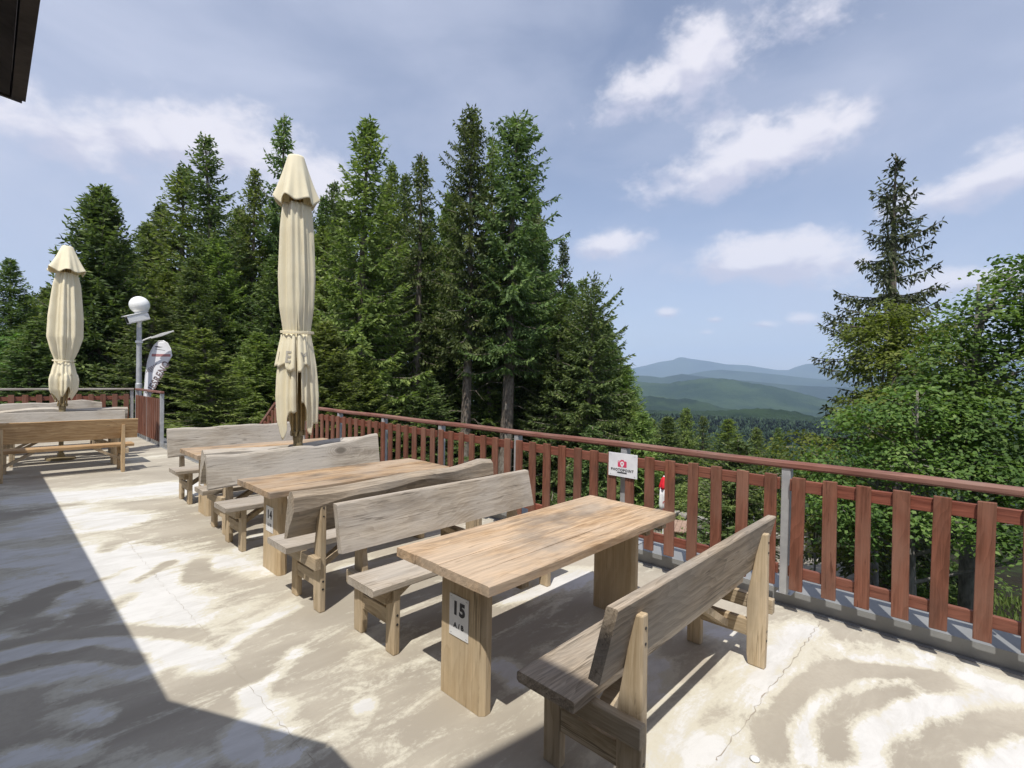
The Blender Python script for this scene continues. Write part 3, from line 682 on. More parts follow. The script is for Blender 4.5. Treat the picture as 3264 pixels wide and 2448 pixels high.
# ------------------------------------------------------------------ parasols
def parasol(loc, label, tilt, style, face):
    t = thing('closed_parasol', label, 'parasol', (*loc, 0), tilt, 'closed cream parasols among the benches')
    mb = MB(); mb.lathe([(.036, 0), (.036, .80), (.033, .81), (.033, 3.98), (.0, 3.99)], 20); mb.build('pole', M_bronze, t, smooth=False)
    mb = MB(); mb.lathe([(.22, 0), (.22, .035), (.06, .05), (.05, .12)], 24); mb.build('base', M_bronze, t)
    mb = MB(); mb.lathe([(.062, .838), (.066, .85), (.052, .87), (.048, .93), (.055, .965), (.055, .985), (.05, 1.0)], 20); mb.build('collar', M_bronze, t)
    hub = MB()
    for k in range(8):
        a = k * math.pi / 4
        mm = Matrix.Rotation(a, 4, 'Z')
        hub.box(.030, .078, -.018, .018, 1.0, 1.052, mm)
    hub.lathe([(.05, 1.0), (.05, 1.05)], 16)
    hub.build('hub', M_bronze, t)
    for k in range(8):
        a = k * math.pi / 4 + .2
        mb = MB(); mb.tube([(.062 * math.cos(a), .062 * math.sin(a), 1.03), (.070 * math.cos(a), .070 * math.sin(a), 1.8), (.075 * math.cos(a), .075 * math.sin(a), 3.0), (.05 * math.cos(a), .05 * math.sin(a), 3.9)], .011, 6)
        mb.build('rib', M_rib, t)
    N, K = 144, 90
    rng = random.Random(7 if style == 0 else 9)
    ph = [rng.uniform(0, 6.28) for _ in range(8)]
    if style == 0:
        prof = [(4.03, .085), (3.7, .11), (3.45, .165), (3.25, .185), (2.75, .205), (2.40, .195), (2.14, .160), (2.0, .185), (1.78, .215), (1.45, .235), (1.15, .225), (.9, .2)]
        zt, zb = 3.52, 1.02
    else:
        prof = [(4.04, .09), (3.5, .17), (3.3, .22), (2.7, .275), (2.3, .285), (2.05, .225), (1.86, .155), (1.75, .185), (1.5, .235), (1.3, .22), (1.1, .12)]
        zt, zb = 3.52, 1.05
    zz_, rr_ = np.array([p[0] for p in prof])[::-1], np.array([p[1] for p in prof])[::-1]
    def rad(th, z):
        r = float(np.interp(z, zz_, rr_)) * (.88 if style == 0 else .86)
        tie = 2.14 if style == 0 else 1.86
        amp = .13 + .10 * min(1, abs(z - tie) / .5)
        f = math.sin(8 * th + ph[0] + .5 * math.sin(z * 1.3 + ph[1])) * .55 + math.sin(5 * th + ph[2] + z * .5) * .35 + math.sin(17 * th + ph[3] + z * .7) * .22
        sharp = 1 - abs(math.sin(4 * th + ph[4] + .25 * math.sin(2 * z))) ** .6
        return max(.058, r * (1 + amp * f - .22 * sharp))
    def hem(th):
        d = (th - face + math.pi) % (2 * math.pi) - math.pi
        if style == 0:
            h = 1.20 + .16 * math.sin(3 * th + 1.1) + .07 * math.sin(7 * th + .4)
            if -.02 < d < .15: h = 1.72           # open slit showing the ribs
            elif .9 < d < 1.5: h = 1.13
            return h
        return 1.22 + .10 * math.sin(4 * th + .3) + .05 * math.sin(9 * th)
    vs, fs = [], []
    for k in range(K + 1):
        for i in range(N):
            th = 2 * math.pi * i / N; h = hem(th); z = zt + (h - zt) * k / K
            r = rad(th, z)
            if style == 1 and z < 1.6: r *= 1 + .12 * math.sin(6 * th + 4)
            vs.append((r * math.cos(th), r * math.sin(th), z))
    for k in range(K):
        for i in range(N):
            j = (i + 1) % N
            if style == 0:
                d = (2 * math.pi * (i + .5) / N - face + math.pi) % (2 * math.pi) - math.pi
                if k > K * .74 and (-.05 < d < -.01 or .14 < d < .18): continue
            fs.append((k * N + i, k * N + j, (k + 1) * N + j, (k + 1) * N + i))
    mb = MB(); mb.add(vs, fs); c = mb.build('canopy', M_canvas, t, smooth=True)
    so = c.modifiers.new('cloth', 'SOLIDIFY'); so.thickness = .004; so.offset = -1
    # vent cap
    vs, fs = [], []
    Kc = 26
    for k in range(Kc + 1):
        q = k / Kc
        for i in range(N):
            th = 2 * math.pi * i / N
            lob = math.cos(6 * th + ph[5]) * (.65 + .35 * math.cos(2 * th + ph[6]))
            r0 = .080 + ((.205 if style == 0 else .27) - .080) * q ** .95
            r = r0 * (1 + .17 * q * lob + .04 * q * math.sin(13 * th + ph[1]))
            zc = 4.03 - (.055 if q == 0 else .055 + (.52 - .03) * q) + .055 + (.055 * lob) * q ** 3
            vs.append((r * math.cos(th), r * math.sin(th), zc))
    for k in range(Kc):
        for i in range(N):
            j = (i + 1) % N; fs.append((k * N + i, k * N + j, (k + 1) * N + j, (k + 1) * N + i))
    vs.append((0, 0, 4.045)); fs += [(i, (i + 1) % N, len(vs) - 1) for i in range(N)]
    mb = MB(); mb.add(vs, fs); c = mb.build('vent_cap', M_canvas, t, smooth=True)
    so = c.modifiers.new('cloth', 'SOLIDIFY'); so.thickness = .004; so.offset = -1
    # tie band
    tie = 2.14 if style == 0 else 1.86
    mb = MB(); secs = []
    for i in range(49):
        th = 2 * math.pi * i / 48; r = rad(th, tie) * 1.0 + .010
        r = max(r, float(np.interp(tie, zz_, rr_)) * .98 + .01)
        secs.append([(r * math.cos(th), r * math.sin(th), tie - .014 + .006 * math.sin(th)), ((r + .006) * math.cos(th), (r + .006) * math.sin(th), tie - .012 + .006 * math.sin(th)), ((r + .006) * math.cos(th), (r + .006) * math.sin(th), tie + .012 + .006 * math.sin(th)), (r * math.cos(th), r * math.sin(th), tie + .014 + .006 * math.sin(th))])
    mb.loft(secs, False); mb.build('tie_band', M_canvas, t)
    # valance: a skirt of cloth ending above the hem, printed with a few letters
    if style == 0:
        def vr(th, z): return rad(th, z) * 1.0 + .016 + .045 * max(0, (2.06 - z)) 
        vs, fs = [], []; Kv = 14
        for k in range(Kv + 1):
            for i in range(N):
                th = 2 * math.pi * i / N; zb_ = 1.745 + .035 * math.sin(4 * th + .6) + .02 * math.sin(11 * th); z = 2.115 + (zb_ - 2.115) * k / Kv
                vs.append((vr(th, z) * math.cos(th), vr(th, z) * math.sin(th), z))
        for k in range(Kv):
            for i in range(N):
                d = (2 * math.pi * (i + .5) / N - face + math.pi) % (2 * math.pi) - math.pi
                if d > .75 or d < -1.35 or -.12 < d < .02: continue
                j = (i + 1) % N; fs.append((k * N + i, k * N + j, (k + 1) * N + j, (k + 1) * N + i))
        mb = MB(); mb.add(vs, fs); va = mb.build('valance', M_canvas, t, smooth=True)
        so = va.modifiers.new('cloth', 'SOLIDIFY'); so.thickness = .003; so.offset = -1
        for ch, dth, sz in (('I', -1.12, .15), ('E', -.48, .17), ('Y', .34, .13)):
            lt = text_mesh('lettering', ch, sz, M_print, va, Matrix.Identity(4), .004, .0)
            me = lt.data
            bm = bmesh.new(); bm.from_mesh(me); bmesh.ops.subdivide_edges(bm, edges=bm.edges[:], cuts=3, use_grid_fill=True); bm.to_mesh(me); bm.free()
            for v in me.vertices:
                th = face + dth + v.co.x / .235; z = 1.865 + v.co.y; r = vr(th, z) + .005
                v.co = (r * math.cos(th), r * math.sin(th), z)
    return t
# direction from each parasol to the viewer, as an angle about the pole
parasol((2.43, 5.61), 'near cream parasol, closed and tied, standing between two benches in front of the forest', (R(1.7), R(-1.8), 0), 0, math.atan2(-5.61, -2.43))
parasol((.97, 12.67), 'far cream parasol, closed, bulging above its tie, at the left behind the yellow bench', (R(-1.2), R(1.2), 0), 1, math.atan2(-12.67, -.97))

# ------------------------------------------------------------------ photo point sign on the railing
def photo_sign():
    t = thing('photo_sign', 'small white sign with magenta camera symbol fixed to the red railing', 'sign', (4.004, 2.42, .90))
    mb = MB(); mb.box(-.004, .004, -.148, .148, -.107, .107); mb.build('panel', M_signw, t, .001)
    F = Matrix(((0, 0, -1, -.0046), (-1, 0, 0, 0), (0, 1, 0, 0), (0, 0, 0, 1)))   # text x -> -Y, text y -> Z, faces -X
    def flat(name, poly, m, d, holes=None):
        mb = MB(); n = len(poly)
        mb.add([F @ Vector((x, y, d)) for x, y in poly] + [F @ Vector((x, y, d + .0006)) for x, y in poly], [tuple(range(n))[::-1], tuple(range(n, 2 * n))] + [(i, (i + 1) % n, n + (i + 1) % n, n + i) for i in range(n)])
        return mb.build(name, m, t)
    def rr(x0, x1, y0, y1, r, n=5):
        pts = []
        for cx, cy, a0 in ((x1 - r, y1 - r, 0), (x0 + r, y1 - r, 90), (x0 + r, y0 + r, 180), (x1 - r, y0 + r, 270)):
            for k in range(n): a = R(a0 + 90 * k / (n - 1)); pts.append((cx + r * math.cos(a), cy + r * math.sin(a)))
        return pts
    cx = -.004
    flat('camera_symbol', rr(cx - .046, cx + .046, -.018, .038, .008), M_pink, 0)
    flat('camera_symbol', [(cx - .020, .0385), (cx + .020, .0385), (cx + .013, .049), (cx - .013, .049)], M_pink, 0)
    flat('camera_symbol', rr(cx - .040, cx - .028, .024, .032, .003), M_signw, .0008)
    pin = [(cx + .020 * math.cos(R(a)), .014 + .020 * math.sin(R(a))) for a in range(-35, 216, 12)] + [(cx, -.026)]
    flat('pin_symbol', pin, M_signw, .0008)
    flat('pin_symbol', [(cx + .0075 * math.cos(R(a)), .014 + .0075 * math.sin(R(a))) for a in range(0, 360, 24)], M_pink, .0016)
    text_mesh('lettering', 'PHOTOPOINT', .032, M_ink, t, F @ Matrix.Translation((cx, -.046, .0003)), .0012, spacing=1.2)
    flat('name_bar', [(cx - .049, -.075), (cx + .049, -.075), (cx + .049, -.063), (cx - .049, -.063)], M_ink, 0)
    for sy in (-.125, .125):
        for sz in (-.09, .09):
            mb = MB(); mb.lathe([(.004, 0), (.004, .0015), (.001, .002)], 8); o = mb.build('screw', M_galv, t); o.matrix_local = Matrix.Translation((-.004, sy, sz)) @ Matrix.Rotation(-math.pi / 2, 4, 'Y')
photo_sign()

# ------------------------------------------------------------------ lamp post, camera, flag at the far corner
CAMDIR = Vector((-2.8, -16.4, 0)).normalized()
RIGHT = Vector((math.sin(YAW), -math.cos(YAW), 0))
def lamp():
    t = thing('lamp_post', 'grey lamp post with a white globe at the far corner of the railing', 'street lamp', (2.80, 16.42, 0))
    mb = MB(); mb.lathe([(.075, -.3), (.075, 1.35), (.062, 1.38), (.058, 2.95), (.05, 2.96)], 20); mb.build('pole', M_galv, t)
    mb = MB(); mb.lathe([(.045, 2.95), (.06, 2.99), (.06, 3.16), (.10, 3.19), (.11, 3.22), (.09, 3.25)], 20); mb.build('neck', M_white, t)
    pr = [(.232 * math.sin(a), 3.445 - .232 * math.cos(a)) for a in [math.pi * k / 24 for k in range(1, 25)]]
    mb = MB(); mb.lathe([(.001, 3.2131)] + pr, 36); mb.build('globe', M_globe, t, smooth=True)
    # floodlight arm reaching to the right
    mb = MB(); mb.tube([Vector((0, 0, 2.47)), RIGHT * .22 + Vector((0, 0, 2.56)), RIGHT * .32 + Vector((0, 0, 2.60))], .02, 8); mb.lathe([(.085, 2.44), (.085, 2.50)], 16); mb.build('bracket', M_white, t)
    c = RIGHT * .60 + Vector((0, 0, 2.67)); d = (RIGHT + Vector((0, 0, .32))).normalized(); n = CAMDIR; k_ = d.cross(n)
    mb = MB(); mb.loft([[c + d * (-.30) + n * a * .06 + k_ * b_ * .025 for a, b_ in ((-1, -1), (1, -1), (1, 1), (-1, 1))], [c + n * a * .11 + k_ * b_ * .045 for a, b_ in ((-1, -1), (1, -1), (1, 1), (-1, 1))], [c + d * .33 + n * a * .09 + k_ * b_ * .018 for a, b_ in ((-1, -1), (1, -1), (1, 1), (-1, 1))]]); mb.build('lamp_head', M_white, t, .006)
    # surveillance camera below the globe
    t = thing('security_camera', 'white security camera mounted just under the globe of the lamp post', 'camera', (2.80, 16.42, 3.10))
    d = (-RIGHT * .72 + CAMDIR * .62 + Vector((0, 0, -.22))).normalized(); u = Vector((0, 0, 1)); s_ = d.cross(u).normalized(); u = s_.cross(d)
    def sec(p, w, h): return [p + s_ * x * w * 1.35 + u * y * h * 1.35 for x, y in ((-.8, -1), (.8, -1), (1, -.7), (1, .5), (.7, 1), (-.7, 1), (-1, .5), (-1, -.7))]
    c = CAMDIR * .10 - RIGHT * .02
    mb = MB(); mb.loft([sec(c - d * .22, .072, .075), sec(c + d * .24, .072, .075), sec(c + d * .27, .075, .08)]); mb.build('housing', M_white, t, .004)
    mb = MB(); mb.loft([sec(c - d * .24 + u * .112, .08, .008), sec(c + d * .33 + u * .112, .08, .008)]); mb.build('sun_shield', M_white, t)
    mb = MB(); mb.loft([sec(c + d * .2705, .055, .055), sec(c + d * .275, .055, .055)]); mb.build('front_glass', M_black, t)
    mb = MB(); mb.tube([c - u * .07, c * .7 + Vector((0, 0, -.20)), Vector((0, 0, -.24))], [.035, .04, .05], 10); mb.build('mount', M_white, t)
lamp()

def flag():
    base = Vector((3.05, 16.62, 0))
    t = thing('advertising_flag', 'white teardrop advertising flag standing beyond the corner of the railing', 'flag', base)
    Rv = RIGHT.normalized(); Nv = Vector((-Rv.y, Rv.x, 0));  Nv = Nv if Nv.dot(CAMDIR) > 0 else -Nv
    # outline (x right, z up) in metres, measured in the flag's own plane
    left = [(-.10, .0), (-.115, .7), (-.10, 1.1), (-.075, 1.6), (-.03, 1.95), (.05, 2.22), (.17, 2.42), (.30, 2.52), (.42, 2.53), (.54, 2.46), (.62, 2.30), (.645, 2.12)]
    right = [(.0, .0), (.03, .8), (.07, 1.02), (.17, 1.25), (.30, 1.50), (.42, 1.72), (.54, 1.95), (.645, 2.12)]
    zs = np.linspace(0.0, 2.525, 44)
    lx = [float(np.interp(z, [p[1] for p in left[:9]], [p[0] for p in left[:9]])) for z in zs]
    rx = []
    rp = right + [(.62, 2.30), (.54, 2.46), (.42, 2.53)]
    rx = [float(np.interp(z, [p[1] for p in rp], [p[0] for p in rp])) for z in zs]
    def bow(x, z): return .012 * math.sin(z * 2.1 + x * 3) + .02 * math.sin(x * 4.5)
    def P(x, z, o=0.0): return Rv * x + Nv * (bow(x, z) + o) + Vector((0, 0, z))
    vs, fs = [], []; n = 12
    for z, a, b_ in zip(zs, lx, rx):
        for i in range(n + 1): vs.append(P(a + (b_ - a) * i / n, z))
    for k in range(len(zs) - 1):
        for i in range(n): fs.append((k * (n + 1) + i, k * (n + 1) + i + 1, (k + 1) * (n + 1) + i + 1, (k + 1) * (n + 1) + i))
    mb = MB(); mb.add(vs, fs); s_ = mb.build('sail', M_flag, t, smooth=True); so = s_.modifiers.new('cloth', 'SOLIDIFY'); so.thickness = .004
    mb = MB(); mb.tube([P(x - .012, z) for x, z in [(-.10, -3.0)] + left], [.016] * 4 + [.012] * 9, 8); mb.build('pole', M_white, t)
    def lay(txt, x, z, size, ang, m, bold=0.0, spacing=1.0, sx=1.0):
        o = text_mesh('lettering', txt, size, m, s_, Matrix.Identity(4), bold, 0.0, spacing, sx)
        ca, sa = math.cos(ang), math.sin(ang)
        for v in o.data.vertices:
            px, pz = x + v.co.x * ca - v.co.y * sa, z + v.co.x * sa + v.co.y * ca
            v.co = P(px, pz, .007)
    lay('IUESRENO', .255, 1.50, .27, R(60.5), M_flagink, .009, 1.16, .74)
    for k, tx in enumerate(('PENZION', 'HOTEL', 'RESTAURACE')): pass
    def strip(x0, x1, z0, z1, m, ang=0, cx=0, cz=0):
        mb = MB(); ca, sa = math.cos(ang), math.sin(ang); pts = []
        for i in range(7):
            for zz in (z0, z1):
                xx = x0 + (x1 - x0) * i / 6; pts.append(P(cx + xx * ca - zz * sa, cz + xx * sa + zz * ca, .007))
        mb.add(pts, [(2 * i, 2 * i + 2, 2 * i + 3, 2 * i + 1) for i in range(6)]); return mb.build('printed_mark', m, s_)
    strip(.08, .60, 2.10, 2.17, M_flagred)
    # mountain outline above the bar
    for pts in ([(.16, 2.37), (.24, 2.385), (.33, 2.365), (.41, 2.36), (.30, 2.345), (.20, 2.35)], [(.17, 2.31), (.30, 2.295), (.46, 2.27), (.46, 2.262), (.30, 2.283), (.17, 2.30)]):
        mb = MB(); mb.add([P(x, z, .007) for x, z in pts], [tuple(range(len(pts)))]); mb.build('printed_mark', M_ink, s_)
    for k in range(4):
        strip(-.17 + .02 * k, .11 - .02 * k, -.009, .009, M_flagink, R(61), .13 - .055 * k + .03, 1.82 - .02 * k)
flag()

# ------------------------------------------------------------------ lodge: porch roof over the viewer's left, higher eave behind
def lodge():
    t = thing('mountain_lodge', 'dark timber eave of the mountain lodge reaching in at the top left', 'building', (-2.0, 2.0, 0))
    o = Vector((2.0, -2.0, 0))
    zr = lambda a: 2.255 + .602 * (.05 - a)
    poly = [(.032, -2.5), (.032, 1.548), (-.560, 2.330), (-.604, 10.83), (-4.0, 10.83), (-4.0, -2.5)]
    mb = MB(); n = len(poly)
    mb.add([Vector((a, b, zr(a))) + o for a, b in poly] + [Vector((a, b, zr(a) + .055)) + o for a, b in poly], [tuple(range(n))[::-1], tuple(range(n, 2 * n))] + [(i, (i + 1) % n, n + (i + 1) % n, n + i) for i in range(n)])
    rf = mb.build('porch_roof', M_dark, t)
    edge = [(.032, -2.5), (.032, 1.548), (-.560, 2.330), (-.604, 10.83)]
    for (a0, b0), (a1, b1) in zip(edge[:-1], edge[1:]):
        # fascia board set 3 mm proud
        dx, dy = a1 - a0, b1 - b0; l = math.hypot(dx, dy); nx, ny = dy / l, -dx / l
        vs = []
        for (a, b) in ((a0, b0), (a1, b1)):
            for off in (.003, .025):
                for dz in (-.004, .065): vs.append(Vector((a + nx * off, b + ny * off, zr(a) + dz)) + o)
        mb = MB(); mb.add(vs, [(0, 1, 3, 2), (4, 6, 7, 5), (0, 4, 5, 1), (2, 3, 7, 6), (1, 5, 7, 3), (0, 2, 6, 4)]); mb.build('fascia', M_dark, rf)
    for k in range(16):                                   # rafters under the boards
        b = -2.3 + .85 * k
        mb = MB(); a_e = -.05 if b < 1.4 else -.66
        if 1.4 < b < 2.5: a_e = -.62
        mb.add([Vector((a, b + db, zr(a) + dz)) + o for a in (a_e, -3.9) for db in (-.04, .04) for dz in (-.14, -.003)], [(0, 1, 3, 2), (4, 6, 7, 5), (0, 4, 5, 1), (2, 3, 7, 6), (1, 5, 7, 3), (0, 2, 6, 4)])
        mb.build('rafter', M_dark, rf)
    mb = MB(); mb.box(-1.6 + 2, -1.4 + 2, -8 - 2, 10.5 - 2, -.4, 2.95); mb.build('wall', M_render, t)
    for b in (3.6, 5.6, 7.6):
        mb = MB(); mb.box(-1.401 + 2, -1.36 + 2, b - .55 - 2, b + .55 - 2, .9, 2.1); f = mb.build('window', M_white, t)
        mb = MB(); mb.box(-1.36 + 2, -1.352 + 2, b - .47 - 2, b + .47 - 2, .98, 2.02); mb.build('pane', M_glass, f)
    mb = MB(); mb.box(-1.401 + 2, -1.35 + 2, -.6 - 2, .5 - 2, .005, 2.1); mb.build('door', M_dark, t)
    mb = MB(); mb.box(-3.6 + 2, -1.4 + 2, -8 - 2, -.25 - 2, 2.96, 5.4); mb.build('upper_wall', M_dark, t)
    mb = MB(); zz = lambda a: 5.36 + .5 * (-.55 - a)
    poly = [(-.55, -9), (-.55, .15), (-4, .15), (-4, -9)]
    mb.add([Vector((a, b, zz(a))) + o for a, b in poly] + [Vector((a, b, zz(a) + .18)) + o for a, b in poly], [(3, 2, 1, 0), (4, 5, 6, 7)] + [(i, (i + 1) % 4, 4 + (i + 1) % 4, 4 + i) for i in range(4)])
    mb.build('upper_roof', M_dark, t)
lodge()

# ------------------------------------------------------------------ terrain: a mountainside falling away to a valley
def hnoise(x, y, s, seed=0):
    return (np.sin(x / s * 1.3 + 1.7 * seed + np.sin(y / s * .9 + seed)) + np.sin(y / s * 1.1 + 2.3 * seed + 1.3 * np.sin(x / s * .7))) * .5
def ground(a, b):
    a = np.asarray(a, float); b = np.asarray(b, float)
    z = -1.75 - .20 * np.clip(a - 4.5, 0, 41) - .128 * np.clip(a - 45.5, 0, 320) - .03 * np.clip(a - 365, 0, 400) - .045 * np.clip(a - 765, 0, 2500)
    z = z + .05 * np.clip(-a, 0, 200) + .35 * hnoise(a, b, 9, 1) * np.clip((a - 6) / 10, 0, 1) + 3 * hnoise(a, b, 90, 2) * np.clip((a - 60) / 100, 0, 1)
    ter = np.clip((a - 12.0) / .6, 0, 1) * np.clip((22.2 - a) / .6, 0, 1) * np.clip((b - 2.2) / .6, 0, 1) * np.clip((14.5 - b) / .6, 0, 1)
    z = z * (1 - ter) + np.minimum(z, -4.98) * ter
    lim = np.clip((np.hypot(a, b) - 9000) / 4000, 0, 1)
    return z * (1 - lim) + -205 * lim
def gz(a, b): return float(ground(a, b))

def terrain():
    rad = np.concatenate([[0.0], np.linspace(3.5, 30, 60), np.geomspace(31, 13500, 110)])
    na = 240; ang = np.linspace(0, 2 * np.pi, na, endpoint=False)
    Rr, An = np.meshgrid(rad, ang, indexing='ij'); X = Rr * np.cos(An); Y = Rr * np.sin(An)
    Z = ground(X, Y)
    V = np.stack([X, Y, Z], -1).reshape(-1, 3)
    idx = np.arange(len(rad) * na).reshape(len(rad), na); nx = np.roll(idx, -1, 1)
    q = np.stack([idx[:-1], idx[1:], nx[1:], nx[:-1]], -1).reshape(-1, 4)
    me = arrays_mesh('ground', V, q)
    m, t, b = mat('mountainside', (.05, .07, .03), .95, 0, .1)
    geo = t.add('ShaderNodeNewGeometry'); P = geo.outputs['Position']
    ln = t.add('ShaderNodeVectorMath', operation='LENGTH'); t.link(P, ln.inputs[0])
    near = t.mix(t.mapr(t.noise(P, .5, 6, .6), .45, .68), (.026, .022, .014), (.040, .062, .018))
    far = t.mix(t.mapr(t.noise(P, .02, 8, .65), .42, .6), (.028, .052, .024), (.052, .086, .034))
    far = t.mix(t.mapr(t.noise(P, .004, 5, .5), .58, .66, 0, .7), far, (.10, .14, .055))
    t.link(t.mix(t.mapr(ln.outputs['Value'], 40, 110), near, far), b.inputs['Base Color'])
    bump(t, b, t.noise(P, .12, 8, .7), .8, 4.0)
    o = link('ground', me, m, smooth=True); tag(o, kind='structure')
terrain()

def skydir(px, py):
    """view direction through a full-resolution photo pixel, used once to read the skyline's azimuth and elevation"""
    X, Y = (px - 1632) / 1603.2, -(py - 1224) / 1603.2
    v = (_right * X + _up * Y + _d).normalized()
    return math.atan2(v.dot(_r), v.dot(_f)), math.atan2(v.z, math.hypot(v.x, v.y))
def hill(name, D, pts, thick, base, mcol, seed, rough, label=None):
    ae_ = sorted(skydir(1900 + x * .36166, 1050 + y * .36166) for x, y in pts)
    azs = np.linspace(R(-50), R(75), 420)
    A = np.array([p[0] for p in ae_]); E = np.array([p[1] for p in ae_])
    e = np.interp(azs, A, E)
    # outside what the photograph shows the skyline just undulates
    out = np.clip(np.maximum(A[0] - azs, azs - A[-1]) / R(6), 0, 1)
    e = e * (1 - out) + (E.mean() + .006 * np.sin(azs * 9 + seed) + .004 * np.sin(azs * 23 + seed)) * out
    e = e + rough * (np.sin(azs * 310 + seed) + np.sin(azs * 530 + 2 * seed) + np.sin(azs * 890 + 3 * seed))
    top = CAM_H + np.tan(e) * D
    offs = np.array([-2.6, -2.0, -1.5, -1.1, -.8, -.55, -.35, -.18, -.07, 0, .1, .3, .6, 1.0, 1.6, 2.4])
    prof = np.exp(-(offs / 1.05) ** 2)
    rows = []
    for k, (of, pf) in enumerate(zip(offs, prof)):
        rr = D + of * thick
        z = base + (top - base) * pf + (0 if of == 0 else 1) * (top - base) * .05 * np.sin(azs * 17 + k * 1.3 + seed) * (1 - pf)
        rows.append(np.stack([rr * np.sin(azs), rr * np.cos(azs), z], -1))
    V = np.stack(rows)                       # right, forward, up
    wx = V[..., 0] * _r.x + V[..., 1] * _f.x; wy = V[..., 0] * _r.y + V[..., 1] * _f.y
    V = np.stack([wx, wy, V[..., 2]], -1)
    nk, na = V.shape[:2]; idx = np.arange(nk * na).reshape(nk, na)
    q = np.stack([idx[:-1, :-1], idx[:-1, 1:], idx[1:, 1:], idx[1:, :-1]], -1).reshape(-1, 4)
    me = arrays_mesh(name, V.reshape(-1, 3), q)
    o = link(name, me, mcol, smooth=True); tag(o, kind='structure')
    return o
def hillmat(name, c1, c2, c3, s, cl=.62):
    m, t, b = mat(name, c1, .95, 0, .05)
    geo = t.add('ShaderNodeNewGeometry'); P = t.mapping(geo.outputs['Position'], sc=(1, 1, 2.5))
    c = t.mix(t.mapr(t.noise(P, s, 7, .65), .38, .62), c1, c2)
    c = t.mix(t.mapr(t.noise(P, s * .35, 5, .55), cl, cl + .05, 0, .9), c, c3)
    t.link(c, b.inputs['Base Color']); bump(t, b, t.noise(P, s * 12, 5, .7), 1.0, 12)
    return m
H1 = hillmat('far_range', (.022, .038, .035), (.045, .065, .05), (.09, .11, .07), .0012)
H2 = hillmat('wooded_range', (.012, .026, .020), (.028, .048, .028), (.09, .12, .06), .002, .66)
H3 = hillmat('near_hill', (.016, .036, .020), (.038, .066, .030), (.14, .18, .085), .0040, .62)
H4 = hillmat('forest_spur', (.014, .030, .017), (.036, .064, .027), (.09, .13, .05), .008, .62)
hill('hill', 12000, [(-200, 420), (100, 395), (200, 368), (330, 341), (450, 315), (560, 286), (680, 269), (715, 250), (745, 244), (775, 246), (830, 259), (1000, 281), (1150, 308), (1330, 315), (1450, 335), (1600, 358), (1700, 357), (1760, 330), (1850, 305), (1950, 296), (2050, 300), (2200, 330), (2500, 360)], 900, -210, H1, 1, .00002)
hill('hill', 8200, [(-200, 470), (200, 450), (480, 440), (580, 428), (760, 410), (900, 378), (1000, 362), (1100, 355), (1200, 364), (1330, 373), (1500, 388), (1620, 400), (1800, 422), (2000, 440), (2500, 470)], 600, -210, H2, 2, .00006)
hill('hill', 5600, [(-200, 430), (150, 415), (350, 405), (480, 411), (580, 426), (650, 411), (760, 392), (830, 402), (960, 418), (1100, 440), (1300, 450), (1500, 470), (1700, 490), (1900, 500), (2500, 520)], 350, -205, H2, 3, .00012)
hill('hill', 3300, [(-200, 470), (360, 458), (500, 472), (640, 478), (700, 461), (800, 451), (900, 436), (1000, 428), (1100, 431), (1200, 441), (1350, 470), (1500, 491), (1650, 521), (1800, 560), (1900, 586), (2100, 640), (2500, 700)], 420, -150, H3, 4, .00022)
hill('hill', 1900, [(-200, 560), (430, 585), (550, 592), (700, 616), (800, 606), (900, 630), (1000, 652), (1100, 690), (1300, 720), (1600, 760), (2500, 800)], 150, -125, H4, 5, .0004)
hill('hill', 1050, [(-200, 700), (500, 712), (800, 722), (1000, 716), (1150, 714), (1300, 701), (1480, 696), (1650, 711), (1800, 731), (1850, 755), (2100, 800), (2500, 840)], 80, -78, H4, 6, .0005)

# ------------------------------------------------------------------ trees
def unit(v): return v / np.maximum(np.linalg.norm(v, axis=-1, keepdims=True), 1e-9)
def sprays(pos, dirs, ln, wd, rng):
    """diamond shaped leaf or needle sprays, folded a little along the middle"""
    n = len(pos); dirs = unit(dirs)
    side = unit(np.cross(dirs, rng.normal(size=(n, 3))))
    nr = np.cross(dirs, side)
    mid = pos + dirs * (ln * .45)[:, None]
    p1 = mid + side * (wd * .5)[:, None] + nr * (wd * .12)[:, None]; p3 = mid - side * (wd * .5)[:, None] + nr * (wd * .12)[:, None]
    V = np.stack([pos, p1, pos + dirs * ln[:, None], p3], 1).reshape(-1, 3)
    return V, np.arange(n * 4).reshape(n, 4)

